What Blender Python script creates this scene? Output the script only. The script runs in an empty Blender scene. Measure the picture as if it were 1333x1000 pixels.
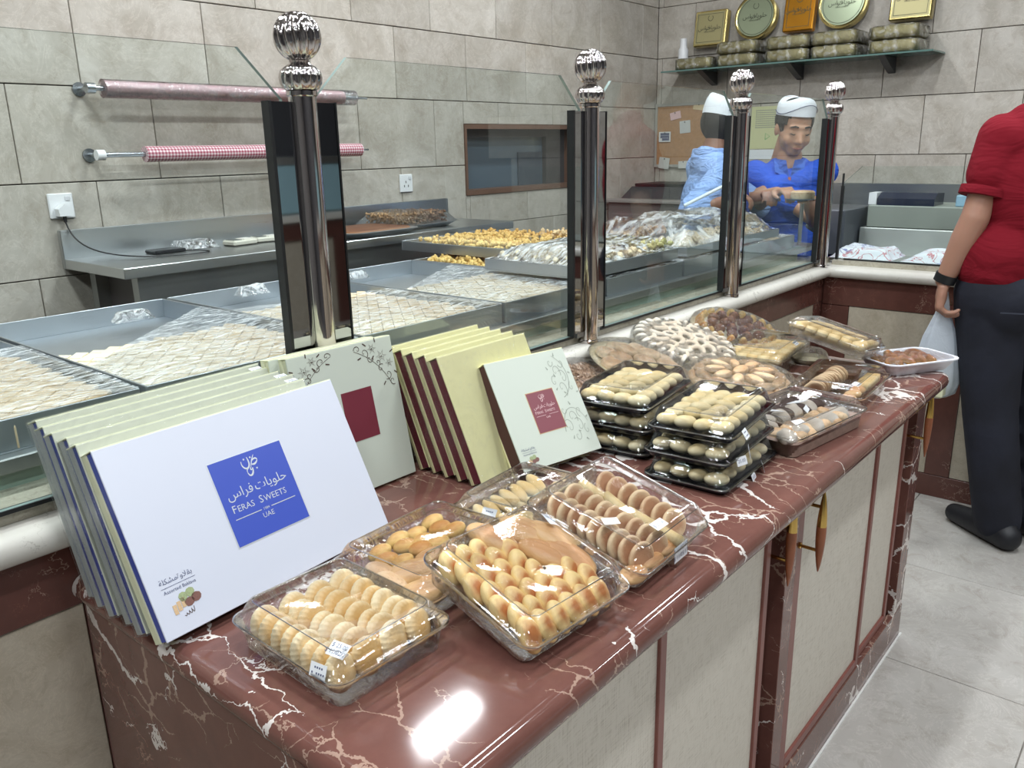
import bpy, math, random
from mathutils import Vector, Matrix, Euler, noise
random.seed(7)
sc = bpy.context.scene
COL = sc.collection
R = math.radians
pi = math.pi

# ------------------------------------------------------------------ camera, light, exposure
cam_d = bpy.data.cameras.new('camera'); cam = bpy.data.objects.new('camera', cam_d); COL.objects.link(cam)
cam_d.sensor_width = 36; cam_d.lens = 1071.13 * 36 / 1333; cam_d.clip_start = .02
yaw, pit, rol = R(40.4272), R(16.06588), R(-1.20626)
f_ = Vector((math.cos(yaw) * math.cos(pit), math.sin(yaw) * math.cos(pit), -math.sin(pit)))
r0 = Vector((math.sin(yaw), -math.cos(yaw), 0)); u0 = r0.cross(f_)
r_ = r0 * math.cos(rol) + u0 * math.sin(rol); u_ = -r0 * math.sin(rol) + u0 * math.cos(rol)
m = Matrix((r_, u_, -f_)).transposed().to_4x4(); m.translation = (0, 0, 1.4); cam.matrix_world = m
sc.camera = cam
w = bpy.data.worlds.new('world'); sc.world = w; w.use_nodes = True
w.node_tree.nodes['Background'].inputs[0].default_value = (.75, .82, .9, 1)
w.node_tree.nodes['Background'].inputs[1].default_value = .12
sc.view_settings.view_transform = 'Standard'; sc.view_settings.look = 'None'
sc.view_settings.gamma = 1; sc.view_settings.use_curve_mapping = False
sc.view_settings.exposure = -0.14
sc.cycles.max_bounces = 10; sc.cycles.diffuse_bounces = 4; sc.cycles.glossy_bounces = 5
sc.cycles.transparent_max_bounces = 40; sc.cycles.sample_clamp_indirect = 6
sc.cycles.use_denoising = True; sc.cycles.caustics_reflective = False; sc.cycles.caustics_refractive = False
def area(x, y, z, sx, sy, e, col=(.93, .97, 1)):
    l = bpy.data.lights.new('ceiling_lamp', 'AREA'); l.shape = 'RECTANGLE'; l.size = sx; l.size_y = sy; l.energy = e; l.color = col
    o = bpy.data.objects.new('ceiling_lamp', l); o.location = (x, y, z); COL.objects.link(o); return o
LAMPS = [(x, y) for x in (-.9, .5, 1.9, 3.3) for y in (-1.5, -.1, 1.0, 2.0)]
for (x, y) in LAMPS:
    area(x, y, 2.98, .34, .12, 17)

# ------------------------------------------------------------------ materials
def lin(c):
    return tuple((v / 255 / 12.92 if v / 255 <= .04045 else ((v / 255 + .055) / 1.055) ** 2.4) for v in c) + (1,)
class NT:
    def __init__(s, name):
        s.m = bpy.data.materials.new(name); s.m.use_nodes = True; s.t = s.m.node_tree
        s.b = s.t.nodes['Principled BSDF']; s.out = s.t.nodes['Material Output']
    def n(s, typ, **k):
        n = s.t.nodes.new(typ)
        for a, v in k.items():
            if a.startswith('i_'): n.inputs[a[2:].replace('_', ' ')].default_value = v
            elif a[0] == 'I': n.inputs[int(a[1:])].default_value = v
            else: setattr(n, a, v)
        return n
    def l(s, a, b): s.t.links.new(a, b)
    def ramp(s, src, stops, interp='LINEAR'):
        r = s.n('ShaderNodeValToRGB'); r.color_ramp.interpolation = interp
        e = r.color_ramp.elements
        while len(e) < len(stops): e.new(.5)
        for el, (p, c) in zip(e, stops): el.position = p; el.color = c if len(c) == 4 else tuple(c) + (1,)
        s.l(src, r.inputs[0]); return r.outputs[0]
    def mix(s, f, a, b, mode='MIX'):
        n = s.n('ShaderNodeMix', data_type='RGBA', blend_type=mode)
        for sock, v in ((n.inputs[0], f), (n.inputs[6], a), (n.inputs[7], b)):
            if isinstance(v, bpy.types.NodeSocket): s.l(v, sock)
            else: sock.default_value = v
        return n.outputs[2]
    def math(s, op, a, b=0.):
        n = s.n('ShaderNodeMath', operation=op)
        for sock, v in ((n.inputs[0], a), (n.inputs[1], b)):
            if isinstance(v, bpy.types.NodeSocket): s.l(v, sock)
            else: sock.default_value = v
        return n.outputs[0]
    def noise(s, vec, scale, det=4, rough=.55, dist=0.):
        n = s.n('ShaderNodeTexNoise'); n.inputs['Scale'].default_value = scale; n.inputs['Detail'].default_value = det
        n.inputs['Roughness'].default_value = rough; n.inputs['Distortion'].default_value = dist
        if vec: s.l(vec, n.inputs['Vector'])
        return n
    def bump(s, h, st=.2, dist=.01):
        b = s.n('ShaderNodeBump'); b.inputs['Strength'].default_value = st; b.inputs['Distance'].default_value = dist
        s.l(h, b.inputs['Height']); return b.outputs[0]
WHITE = (1, 1, 1, 1); BLACK = (0, 0, 0, 1)
def flat(name, c, rough=.5, metal=0., spec=.5, var=0., bs=0., scale=30, sub=0.):
    t = NT(name); b = t.b
    b.inputs['Base Color'].default_value = lin(c); b.inputs['Roughness'].default_value = rough
    b.inputs['Metallic'].default_value = metal; b.inputs['Specular IOR Level'].default_value = spec
    if sub: b.inputs['Subsurface Weight'].default_value = sub; b.inputs['Subsurface Scale'].default_value = .01
    if var or bs:
        co = t.n('ShaderNodeTexCoord').outputs['Object']; nz = t.noise(co, scale, 5)
        if var: t.l(t.mix(nz.outputs[0], lin(tuple(v * (1 - var) for v in c)), lin(tuple(min(255, v * (1 + var)) for v in c))), b.inputs['Base Color'])
        if bs: t.l(t.bump(nz.outputs[0], bs, .004), b.inputs['Normal'])
    return t.m
def clear(name, tint=(1, 1, 1, 1), base=.03, power=.9, rough=.04, bump=0., bscale=40, white=0., stretch=None, wcol=(.9, .93, .96, 1), wlo=.5, whi=.75):
    """thin clear sheet: passes light, mirrors by Fresnel, optional milky creases"""
    t = NT(name); t.t.nodes.remove(t.b)
    tr = t.n('ShaderNodeBsdfTransparent'); tr.inputs[0].default_value = tint
    gl = t.n('ShaderNodeBsdfGlossy'); gl.inputs['Roughness'].default_value = rough; gl.inputs[0].default_value = (1, 1, 1, 1)
    fr = t.n('ShaderNodeFresnel'); fr.inputs[0].default_value = 1.45
    mx = t.n('ShaderNodeMixShader')
    f = t.math('MULTIPLY_ADD', fr.outputs[0], power); t.t.nodes[-1].inputs[2].default_value = base
    t.l(f, mx.inputs[0]); t.l(tr.outputs[0], mx.inputs[1]); t.l(gl.outputs[0], mx.inputs[2])
    last = mx.outputs[0]
    if bump or white:
        co = t.n('ShaderNodeTexCoord').outputs['Object']
        if stretch:
            mp = t.n('ShaderNodeMapping'); mp.inputs['Scale'].default_value = stretch; t.l(co, mp.inputs[0]); co = mp.outputs[0]
        nz = t.noise(co, bscale, 5, .6, 1.2)
        if bump:
            bo = t.bump(nz.outputs[0], bump, .01); t.l(bo, gl.inputs['Normal']); t.l(bo, fr.inputs['Normal'])
        if white:
            df = t.n('ShaderNodeBsdfDiffuse'); df.inputs[0].default_value = wcol
            m2 = t.n('ShaderNodeMixShader')
            t.l(t.math('MULTIPLY', t.ramp(nz.outputs[0], [(wlo, BLACK), (whi, WHITE)]), white), m2.inputs[0])
            t.l(last, m2.inputs[1]); t.l(df.outputs[0], m2.inputs[2]); last = m2.outputs[0]
    t.l(last, t.out.inputs[0])
    return t.m
def marble(name, c1, c2, vein, vein2, scale=1., amount=.5, rough=.18, thin=.035, vmask=.52):
    t = NT(name); pos = t.n('ShaderNodeNewGeometry').outputs['Position']
    big = t.noise(pos, 3.2 * scale, 6, .65, .6)
    fine = t.noise(pos, 14 * scale, 6, .7)
    col = t.mix(big.outputs[0], lin(c1), lin(c2)); col = t.mix(.35, col, t.ramp(fine.outputs[0], [(.3, lin(c1)), (.7, lin(c2))]))
    def veins(s, th, maskscale, mt, dist):
        d = t.noise(pos, 2.2 * s, 6, .62)
        add = t.n('ShaderNodeVectorMath', operation='MULTIPLY_ADD'); t.l(d.outputs[1], add.inputs[0]); add.inputs[1].default_value = (dist,) * 3; t.l(pos, add.inputs[2])
        st = t.n('ShaderNodeMapping'); st.inputs['Rotation'].default_value = (.3, .2, .75); st.inputs['Scale'].default_value = (s * 1.7, s * .8, s * 1.3); t.l(add.outputs[0], st.inputs[0])
        v = t.n('ShaderNodeTexVoronoi', feature='DISTANCE_TO_EDGE'); v.inputs['Scale'].default_value = 2.6; t.l(st.outputs[0], v.inputs['Vector'])
        mk = t.noise(pos, maskscale, 3, .6)
        thr = t.math('MULTIPLY', t.ramp(mk.outputs[0], [(mt, BLACK), (mt + .16, WHITE)]), th)
        return t.math('MULTIPLY', t.math('LESS_THAN', v.outputs[0], thr), 1.0)
    f1 = veins(2.6 * scale, thin, 3.2 * scale, vmask, .20)
    f2 = veins(6 * scale, thin * .6, 7 * scale, vmask, .07)
    col = t.mix(t.math('MULTIPLY', f2, .55 * amount * 2), col, lin(vein2)); col = t.mix(t.math('MULTIPLY', f1, .85 * amount * 2), col, lin(vein))
    t.l(col, t.b.inputs['Base Color']); t.b.inputs['Roughness'].default_value = rough
    return t.m
def stone_tile(name, c1, c2, c3, rough=.3, scale=1., bs=.12):
    t = NT(name); pos = t.n('ShaderNodeNewGeometry').outputs['Position']; oi = t.n('ShaderNodeObjectInfo')
    add = t.n('ShaderNodeVectorMath', operation='MULTIPLY_ADD'); cb = t.n('ShaderNodeCombineXYZ')
    for k in range(3): t.l(oi.outputs['Random'], cb.inputs[k])
    t.l(cb.outputs[0], add.inputs[0]); add.inputs[1].default_value = (17, 9, 5); t.l(pos, add.inputs[2])
    a = t.noise(add.outputs[0], 3.5 * scale, 8, .62, 1.6); b = t.noise(add.outputs[0], 18 * scale, 8, .7, .8)
    col = t.mix(t.ramp(a.outputs[0], [(.3, BLACK), (.68, WHITE)]), lin(c1), lin(c2))
    col = t.mix(t.math('MULTIPLY', t.ramp(b.outputs[0], [(.5, BLACK), (.72, WHITE)]), .55), col, lin(c3))
    w_ = t.noise(add.outputs[0], 6 * scale, 10, .75, 2.5)
    col = t.mix(t.math('MULTIPLY', t.ramp(w_.outputs[0], [(.485, BLACK), (.5, WHITE), (.515, BLACK)]), .25), col, lin(tuple(min(255, v * 1.25) for v in c1)))
    hs = t.n('ShaderNodeHueSaturation'); t.l(col, hs.inputs['Color'])
    t.l(t.math('MULTIPLY_ADD', oi.outputs['Random'], .12), hs.inputs['Value']); t.t.nodes[-1].inputs[2].default_value = .94
    t.l(hs.outputs[0], t.b.inputs['Base Color']); t.b.inputs['Roughness'].default_value = rough
    t.l(t.bump(b.outputs[0], bs, .003), t.b.inputs['Normal'])
    return t.m
def baked(name, pale, brown, lo=.3, hi=.9, nscale=25, axis='Z', rough=.55, bs=.25, dark=None):
    """biscuit: browned towards the top of its own shape"""
    t = NT(name); tc = t.n('ShaderNodeTexCoord'); sp = t.n('ShaderNodeSeparateXYZ'); t.l(tc.outputs['Generated'], sp.inputs[0])
    oi = t.n('ShaderNodeObjectInfo')
    nz = t.noise(tc.outputs['Generated'], 2.2, 3); fn = t.noise(tc.outputs['Generated'], nscale, 4)
    if axis in ('R', 'Q'):
        a_, b_ = ('X', 'Y') if axis == 'R' else ('X', 'Z'); sq = lambda k: t.math('POWER', t.math('ABSOLUTE', t.math('SUBTRACT', sp.outputs[k], .5)), 2.)
        src = t.math('SUBTRACT', 1., t.math('MULTIPLY', t.math('SQRT', t.math('ADD', sq(a_), sq(b_))), 2.))
    else: src = sp.outputs[axis]
    v = t.math('ADD', t.math('ADD', src, t.math('MULTIPLY', t.math('SUBTRACT', nz.outputs[0], .5), .8)), t.math('MULTIPLY', t.math('SUBTRACT', oi.outputs['Random'], .5), .35))
    col = t.ramp(v, [(lo, lin(pale)), (hi, lin(brown))])
    if dark: col = t.mix(t.math('MULTIPLY', t.ramp(fn.outputs[0], [(.55, BLACK), (.7, WHITE)]), .6), col, lin(dark))
    t.l(col, t.b.inputs['Base Color']); t.b.inputs['Roughness'].default_value = rough
    t.l(t.bump(fn.outputs[0], bs, .002), t.b.inputs['Normal'])
    return t.m
def steel(name, c=(176, 180, 182), rough=.28, stretch=(1, 30, 30)):
    t = NT(name); b = t.b; b.inputs['Metallic'].default_value = 1; b.inputs['Base Color'].default_value = lin(c)
    co = t.n('ShaderNodeTexCoord').outputs['Object']; mp = t.n('ShaderNodeMapping'); mp.inputs['Scale'].default_value = stretch; t.l(co, mp.inputs[0])
    nz = t.noise(mp.outputs[0], 4, 5); big = t.noise(co, 3, 3)
    r = t.math('MULTIPLY_ADD', nz.outputs[0], .15); t.t.nodes[-1].inputs[2].default_value = rough - .07
    t.l(r, b.inputs['Roughness']); t.l(t.bump(big.outputs[0], .15, .02), b.inputs['Normal'])
    return t.m

ROSSO = marble('red_marble', (86, 56, 50), (126, 86, 77), (226, 220, 214), (186, 160, 142), .85, .5, .085, .062, .475)
ROSSO_D = marble('red_marble_wall', (84, 54, 48), (106, 68, 60), (190, 160, 145), (150, 100, 84), 1.6, .3, .2, .02, .55)
BEIGE_M = stone_tile('beige_marble', (186, 178, 162), (170, 160, 142), (150, 140, 122), .3, 2.2, .05)
CREAM_M = marble('white_marble', (205, 202, 192), (222, 220, 212), (160, 155, 145), (185, 180, 170), 1.5, .3, .2, .03, .5)
TILE = stone_tile('wall_stone', (204, 199, 190), (172, 165, 153), (156, 144, 130), .28)
FLOORM = stone_tile('floor_stone', (190, 187, 182), (176, 172, 166), (150, 143, 132), .22, .8, .04)
GROUT = flat('grout', (92, 84, 76), .9)
PLASTER = flat('plaster', (225, 225, 222), .9)
STEEL = steel('brushed_steel', (200, 204, 206), .3); STEEL_D = steel('dull_steel', (165, 168, 168), .42)
TRAYM = steel('tray_steel', (190, 196, 202), .42, (6, 6, 6))
MIRROR = flat('mirror_steel', (170, 172, 174), .03, 1)
CHROME = flat('polished_post', (205, 200, 198), .09, 1)
BLACKM = flat('black_rubber', (22, 24, 26), .45)
GLASS = clear('pane_glass', (.94, .975, .965, 1), .006, .15, .0)
GEDGE = flat('glass_edge', (150, 170, 165), .1, 0, .9)
GEDGE_D = flat('glass_edge_green', (90, 124, 118), .15, 0, .9)
CLAM = clear('clear_plastic', (.99, .992, .995, 1), .02, .8, .035, .10, 14)
CLAM_W = clear('crinkled_plastic', (.97, .975, .98, 1), .05, 1.0, .09, .5, 26, .28)
FILM = clear('cling_film', (.99, .99, 1, 1), .02, .7, .1, .9, 26, .7, (1, 6, 1), wlo=.44, whi=.68)
FILM_S = clear('platter_film', (.99, .99, .99, 1), .02, .9, .08, 1.2, 50, .12)
BAGFILM = clear('bag_film', (.9, .91, .92, 1), .08, 1.6, .12, 1.0, 14, .5, (1, 3, 1), wlo=.5, whi=.8)
WHITEP = flat('white_print', (232, 236, 240), .4)
LEAD = flat('grey_blue_ink', (84, 92, 122), .6)

# ------------------------------------------------------------------ mesh builder
class MB:
    def __init__(s): s.v = []; s.f = []; s.mi = []; s.M = Matrix()
    def add(s, vs, fs, mi=0):
        o = len(s.v); s.v += [s.M @ Vector(p) for p in vs]; s.f += [tuple(i + o for i in f) for f in fs]; s.mi += [mi] * len(fs); return s
    def box(s, x0, y0, z0, x1, y1, z1, mi=0, b=0.):
        if b:
            X = (x0, x0 + b, x1 - b, x1); Y = (y0, y0 + b, y1 - b, y1); Z = (z0, z0 + b, z1 - b, z1); v = []; idx = {}
            for i in (0, 3):
                for j in (0, 3):
                    for k in (0, 3):
                        ii = 1 if i == 0 else 2; jj = 1 if j == 0 else 2; kk = 1 if k == 0 else 2
                        for t, p in (('x', (X[i], Y[jj], Z[kk])), ('y', (X[ii], Y[j], Z[kk])), ('z', (X[ii], Y[jj], Z[k]))):
                            idx[(i > 0, j > 0, k > 0, t)] = len(v); v.append(p)
            g = lambda i, j, k, t: idx[(bool(i), bool(j), bool(k), t)]; f = []
            for i in (0, 1):
                q = [g(i, 0, 0, 'x'), g(i, 1, 0, 'x'), g(i, 1, 1, 'x'), g(i, 0, 1, 'x')]; f.append(q if i else q[::-1])
                q = [g(0, i, 0, 'y'), g(0, i, 1, 'y'), g(1, i, 1, 'y'), g(1, i, 0, 'y')]; f.append(q if i else q[::-1])
                q = [g(0, 0, i, 'z'), g(1, 0, i, 'z'), g(1, 1, i, 'z'), g(0, 1, i, 'z')]; f.append(q if i else q[::-1])
            for a in (0, 1):
                for c in (0, 1):
                    f.append([g(0, a, c, 'y'), g(1, a, c, 'y'), g(1, a, c, 'z'), g(0, a, c, 'z')])
                    f.append([g(a, 0, c, 'x'), g(a, 1, c, 'x'), g(a, 1, c, 'z'), g(a, 0, c, 'z')])
                    f.append([g(a, c, 0, 'x'), g(a, c, 1, 'x'), g(a, c, 1, 'y'), g(a, c, 0, 'y')])
                    for d in (0, 1): f.append([g(a, c, d, 'x'), g(a, c, d, 'y'), g(a, c, d, 'z')])
            return s.add(v, f, mi)
        v = [(x0, y0, z0), (x1, y0, z0), (x1, y1, z0), (x0, y1, z0), (x0, y0, z1), (x1, y0, z1), (x1, y1, z1), (x0, y1, z1)]
        return s.add(v, [(0, 3, 2, 1), (4, 5, 6, 7), (0, 1, 5, 4), (1, 2, 6, 5), (2, 3, 7, 6), (3, 0, 4, 7)], mi)
    def loft(s, rings, mi=0, cap0=True, cap1=True, closed=True):
        n = len(rings[0]); v = [p for r in rings for p in r]; f = []
        for a in range(len(rings) - 1):
            for i in range(n if closed else n - 1):
                j = (i + 1) % n; f.append((a * n + i, a * n + j, (a + 1) * n + j, (a + 1) * n + i))
        if cap0: f.append(tuple(range(n - 1, -1, -1)))
        if cap1: f.append(tuple((len(rings) - 1) * n + i for i in range(n)))
        return s.add(v, f, mi)
    def tube(s, pts, rad, n=10, mi=0, cap=True):
        pts = [Vector(p) for p in pts]
        if not hasattr(rad, '__len__'): rad = [rad] * len(pts)
        rings = []; up = None
        for i, p in enumerate(pts):
            d = (pts[min(i + 1, len(pts) - 1)] - pts[max(i - 1, 0)]).normalized()
            if up is None: up = Vector((0, 0, 1)) if abs(d.z) < .9 else Vector((1, 0, 0))
            a = d.cross(up).normalized(); b = a.cross(d).normalized(); up = b
            rings.append([tuple(p + (a * math.cos(t) + b * math.sin(t)) * rad[i]) for t in (2 * pi * k / n for k in range(n))])
        return s.loft([r[::-1] for r in rings], mi, cap, cap)
    def lathe(s, prof, n=24, mi=0, c=(0, 0, 0), flute=0, fl=0., cap0=True, cap1=True):
        rings = []
        for r, z, *q in prof:
            a = q[0] if q else 0
            rings.append([(c[0] + rr * math.cos(t), c[1] + rr * math.sin(t), c[2] + z) for t, rr in ((2 * pi * k / n, r * (1 - (a * (.5 + .5 * math.cos(flute * 2 * pi * k / n + z * fl)) if flute else 0))) for k in range(n))])
        return s.loft(rings, mi, cap0, cap1)
    def ell(s, c, r, nu=12, nv=8, mi=0, rot=None):
        old = s.M
        if rot: s.M = s.M @ Matrix.Translation(c) @ Euler(rot).to_matrix().to_4x4()
        else: s.M = s.M @ Matrix.Translation(c)
        v = [(0, 0, -r[2])]; f = []
        for j in range(1, nv):
            ph = -pi / 2 + pi * j / nv
            for i in range(nu): t = 2 * pi * i / nu; v.append((r[0] * math.cos(ph) * math.cos(t), r[1] * math.cos(ph) * math.sin(t), r[2] * math.sin(ph)))
        v.append((0, 0, r[2])); L = len(v) - 1
        for i in range(nu): j = (i + 1) % nu; f.append((0, 1 + j, 1 + i)); f.append((L, L - nu + i, L - nu + j))
        for k in range(nv - 2):
            for i in range(nu):
                j = (i + 1) % nu; a = 1 + k * nu; f.append((a + i, a + j, a + nu + j, a + nu + i))
        s.add(v, f, mi); s.M = old; return s
    def prism(s, poly, a0, a1, axis='y', mi=0):
        """poly of 2D points extruded along axis; (x,z) for y, (y,z) for x, (x,y) for z"""
        g = {'y': lambda p, t: (p[0], t, p[1]), 'x': lambda p, t: (t, p[0], p[1]), 'z': lambda p, t: (p[0], p[1], t)}[axis]
        n = len(poly); v = [g(p, a0) for p in poly] + [g(p, a1) for p in poly]
        f = [tuple(range(n)), tuple(range(2 * n - 1, n - 1, -1))] + [(i, i + n, (i + 1) % n + n, (i + 1) % n) for i in range(n)]
        return s.add(v, f, mi)
    def ribbon(s, pts, w, t=.0004, mi=0, closed=False):
        """flat stroke in the x,z plane at y=0..-t; w number or list"""
        n = len(pts)
        if n < 2: return s
        W = w if hasattr(w, '__len__') else [w] * n
        L = []; Rr = []
        for i in range(n):
            a = Vector(pts[max(i - 1, 0)]); b = Vector(pts[min(i + 1, n - 1)]); d = (b - a)
            d = d.normalized() if d.length > 1e-9 else Vector((1, 0)); q = Vector((-d.y, d.x)) * W[i] / 2; p = Vector(pts[i])
            L.append(p + q); Rr.append(p - q)
        v = [(p.x, -t, p.y) for p in L] + [(p.x, -t, p.y) for p in Rr]
        return s.add(v, [(i, i + n, i + 1 + n, i + 1) for i in range(n - 1)], mi)
    def mesh(s, name, mats, smooth=False):
        me = bpy.data.meshes.new(name); me.from_pydata([tuple(p) for p in s.v], [], s.f)
        for m_ in (mats if isinstance(mats, (list, tuple)) else [mats]): me.materials.append(m_)
        me.polygons.foreach_set('material_index', s.mi)
        if smooth:
            me.polygons.foreach_set('use_smooth', [True] * len(me.polygons))
            if smooth != 'all': me.set_sharp_from_angle(angle=R(38))
        me.update(); return me
    def obj(s, name, mats, parent=None, smooth=False, mw=None):
        return link(name, s.mesh(name, mats, smooth), parent, mw)
def link(name, data, parent=None, mw=None):
    o = bpy.data.objects.new(name, data); COL.objects.link(o)
    if parent: o.parent = parent
    if mw is not None: o.matrix_world = mw if not parent else mw
    return o
def tag(o, label, cat, group=None, kind=None):
    o['label'] = label; o['category'] = cat
    if group: o['group'] = group
    if kind: o['kind'] = kind
    return o
def thing(name, label, cat, mw=None, group=None):
    o = bpy.data.objects.new(name, None); COL.objects.link(o); o.empty_display_size = .05
    if mw is not None: o.matrix_world = mw
    return tag(o, label, cat, group)
def struct(o): o['kind'] = 'structure'; return o
def TR(x, y, z, rz=0, rx=0, ry=0): return Matrix.Translation((x, y, z)) @ Euler((rx, ry, rz), 'XYZ').to_matrix().to_4x4()
def copy_tree(o, label=None, mw=None, group=None, parent=None):
    c = o.copy(); COL.objects.link(c)
    if parent: c.parent = parent
    for ch in o.children: copy_tree(ch, parent=c)
    if label: c['label'] = label
    if group: c['group'] = group
    if mw is not None: c.matrix_world = mw
    return c
def evalmesh(o, name):
    dg = bpy.context.evaluated_depsgraph_get(); me = bpy.data.meshes.new_from_object(o.evaluated_get(dg)); me.name = name; return me
def blob(name, prims, voxel, mats, parent=None, smooth=2, mw=None):
    """one continuous organic surface out of tapered limbs and ellipsoids"""
    b = MB()
    for p in prims:
        if p[0] == 'c':
            _, a, c, ra, rb = p; a = Vector(a); c = Vector(c); b.ell(a, (ra,) * 3, 14, 10); b.ell(c, (rb,) * 3, 14, 10)
            b.tube([a, c], [ra * .995, rb * .995], 16)
        else:
            b.ell(p[1], p[2], 20, 14, 0, p[3] if len(p) > 3 else None)
    me = b.mesh(name, mats); o = link(name, me)
    md = o.modifiers.new('r', 'REMESH'); md.mode = 'VOXEL'; md.voxel_size = voxel
    if smooth: s = o.modifiers.new('s', 'SMOOTH'); s.iterations = smooth; s.factor = .6
    bpy.context.view_layer.update(); me2 = evalmesh(o, name); o.modifiers.clear(); o.data = me2
    me2.polygons.foreach_set('use_smooth', [True] * len(me2.polygons))
    bpy.data.meshes.remove(me)
    if parent: o.parent = parent
    return o
ASC = {}
def text(s, size, mat, parent, mw, name='lettering', align='CENTER', bold=0., wide=1.):
    c = bpy.data.curves.new('t', 'FONT'); c.body = s; c.size = size; c.align_x = align; c.align_y = 'CENTER'; c.offset = bold; c.resolution_u = 2
    o = bpy.data.objects.new('t', c); COL.objects.link(o); bpy.context.view_layer.update(); me = evalmesh(o, name)
    bpy.data.objects.remove(o); bpy.data.curves.remove(c)
    me.transform(Matrix.Diagonal((wide, 1, 1, 1)) @ Matrix()); me.materials.clear(); me.materials.append(mat)
    k = link(name, me, parent); k.matrix_local = mw; return k
def ar(w): return w[::-1]           # right-to-left presentation glyphs
HALAWIYAT = ar('\uFEA3\uFEE0\uFEEE\uFEF3\uFE8E\uFE95'); FERAS = ar('\uFED3\uFEAE\uFE8D\uFEB1')
BAQLAWA = ar('\uFE91\uFED8\uFEFC\uFEED\uFE93'); MUSHAKALA = ar('\uFEE3\uFEB8\uFEDC\uFEE0\uFE94')

# ------------------------------------------------------------------ room shell
YA, XB, ZC = 2.88, 4.87, 3.0
X0, Y0 = -3.2, -3.6
WIN = (3.06, 3.99, 1.172, 1.512)     # pass-through window in wall A
def wall_with_tiles():
    b = MB()
    x0, x1, z0, z1 = WIN
    for a in ((X0, 0, x0, ZC), (x1, 0, XB + .2, ZC), (x0, 0, x1, z0), (x0, z1, x1, ZC)): b.box(a[0], YA + .012, a[1], a[2], YA + .13, a[3])
    wa = struct(b.obj('wall_left', GROUT)); b = MB(); b.box(XB + .012, Y0, 0, XB + .15, YA + .13, ZC); wb = struct(b.obj('wall_back', GROUT))
    G = .0016; cache = {}
    def tile(parent, plane, a0, c0, a1, c1):
        key = (plane, round(a1 - a0, 3), round(c1 - c0, 3))
        if a1 - a0 < .012 or c1 - c0 < .012: return
        if key not in cache:
            wd, h = key[1] - 2 * G, key[2] - 2 * G; q = MB()
            if plane == 'A': q.box(-wd / 2, 0, -h / 2, wd / 2, .012, h / 2, 0, .0015)
            else: q.box(0, -wd / 2, -h / 2, .012, wd / 2, h / 2, 0, .0015)
            cache[key] = q.mesh('tile', TILE)
        o = link('tile', cache[key], parent)
        o.location = ((a0 + a1) / 2, YA, (c0 + c1) / 2) if plane == 'A' else (XB, (a0 + a1) / 2, (c0 + c1) / 2)
    rows = [(1.02 + .2985 * k, 1.02 + .2985 * (k + 1)) for k in range(-4, 7)]
    rows = [(max(0, a), min(ZC, c)) for a, c in rows if c > .01 and a < ZC]
    for i, (z0_, z1_) in enumerate(rows):
        off = 1.266 if (i % 2) == (4 % 2 if True else 0) else 1.493
        k = int((-1.4 - off) // .456)
        while off + k * .456 < XB:
            a, c = max(off + k * .456, -1.6), min(off + (k + 1) * .456, XB); k += 1
            if c <= a: continue
            x0, x1, zz0, zz1 = WIN
            if a < x1 and c > x0 and z0_ < zz1 and z1_ > zz0:
                if a < x0: tile(wa, 'A', a, z0_, x0, z1_)
                if c > x1: tile(wa, 'A', x1, z0_, c, z1_)
                aa, cc = max(a, x0), min(c, x1)
                if z1_ > zz1: tile(wa, 'A', aa, zz1, cc, z1_)
                if z0_ < zz0: tile(wa, 'A', aa, z0_, cc, zz0)
            else: tile(wa, 'A', a, z0_, c, z1_)
        off = 1.274 if (i % 2) == 1 else 1.495
        k = int((-1.6 - off) // .45)
        while off + k * .45 < YA:
            a, c = max(off + k * .45, -2.2), min(off + (k + 1) * .45, YA); k += 1
            if c > a: tile(wb, 'B', a, z0_, c, z1_)
    return wa, wb
wallA, wallB = wall_with_tiles()
b = MB(); b.box(X0 - .15, Y0, 0, X0, YA + .13, ZC); struct(b.obj('wall_right', flat('grey_plaster', (120, 118, 118), .7)))
b = MB(); b.box(X0, Y0 - .15, 0, XB + .15, Y0, ZC); struct(b.obj('wall_front', flat('dark_shopfront', (84, 84, 88), .5)))
b = MB(); b.box(X0, Y0, ZC, XB + .15, YA + .13, ZC + .1); ceil = struct(b.obj('ceiling', flat('ceiling_paint', (150, 148, 150), .9)))
b = MB(); b.box(X0, Y0, -.1, XB + .15, YA + .13, -.006); flo = struct(b.obj('floor', flat('floor_grout', (150, 145, 138), .8)))
fm = MB().box(-.2985, -.2985, -.006, .2985, .2985, 0, 0, .001).mesh('tile', FLOORM)
for i in range(-2, 9):
    for j in range(-6, 7):
        o = link('tile', fm, flo); o.location = (.1 + i * .6, -.15 + j * .6, 0)
EMIT = NT('lamp_diffuser'); EMIT.b.inputs['Emission Color'].default_value = (.95, .98, 1, 1); EMIT.b.inputs['Emission Strength'].default_value = 14
for (x, y) in LAMPS:
    t = thing('ceiling_light', 'recessed rectangular ceiling light out of the frame above', 'light', TR(x, y, 2.985), 'ceiling lights above the shop')
    q = MB(); q.box(-.31, -.11, 0, .31, -.085, .015); q.box(-.31, .085, 0, .31, .11, .015); q.box(-.31, -.085, 0, -.285, .085, .015); q.box(.285, -.085, 0, .31, .085, .015)
    q.obj('frame', flat('white_metal', (240, 240, 240), .4) if 'white_metal' not in bpy.data.materials else bpy.data.materials['white_metal'], t)
sp = MB().lathe([(.035, 0), (.035, .006)], 16).mesh('spotlight', EMIT.m)
for i in range(10):
    for j in range(4):
        o = link('spotlight', sp); o.location = (-1.4 + i * .62, -.75 + j * .9, 2.988)
        tag(o, 'small round ceiling spotlight out of the frame above', 'light', 'spotlights in the ceiling')

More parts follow.
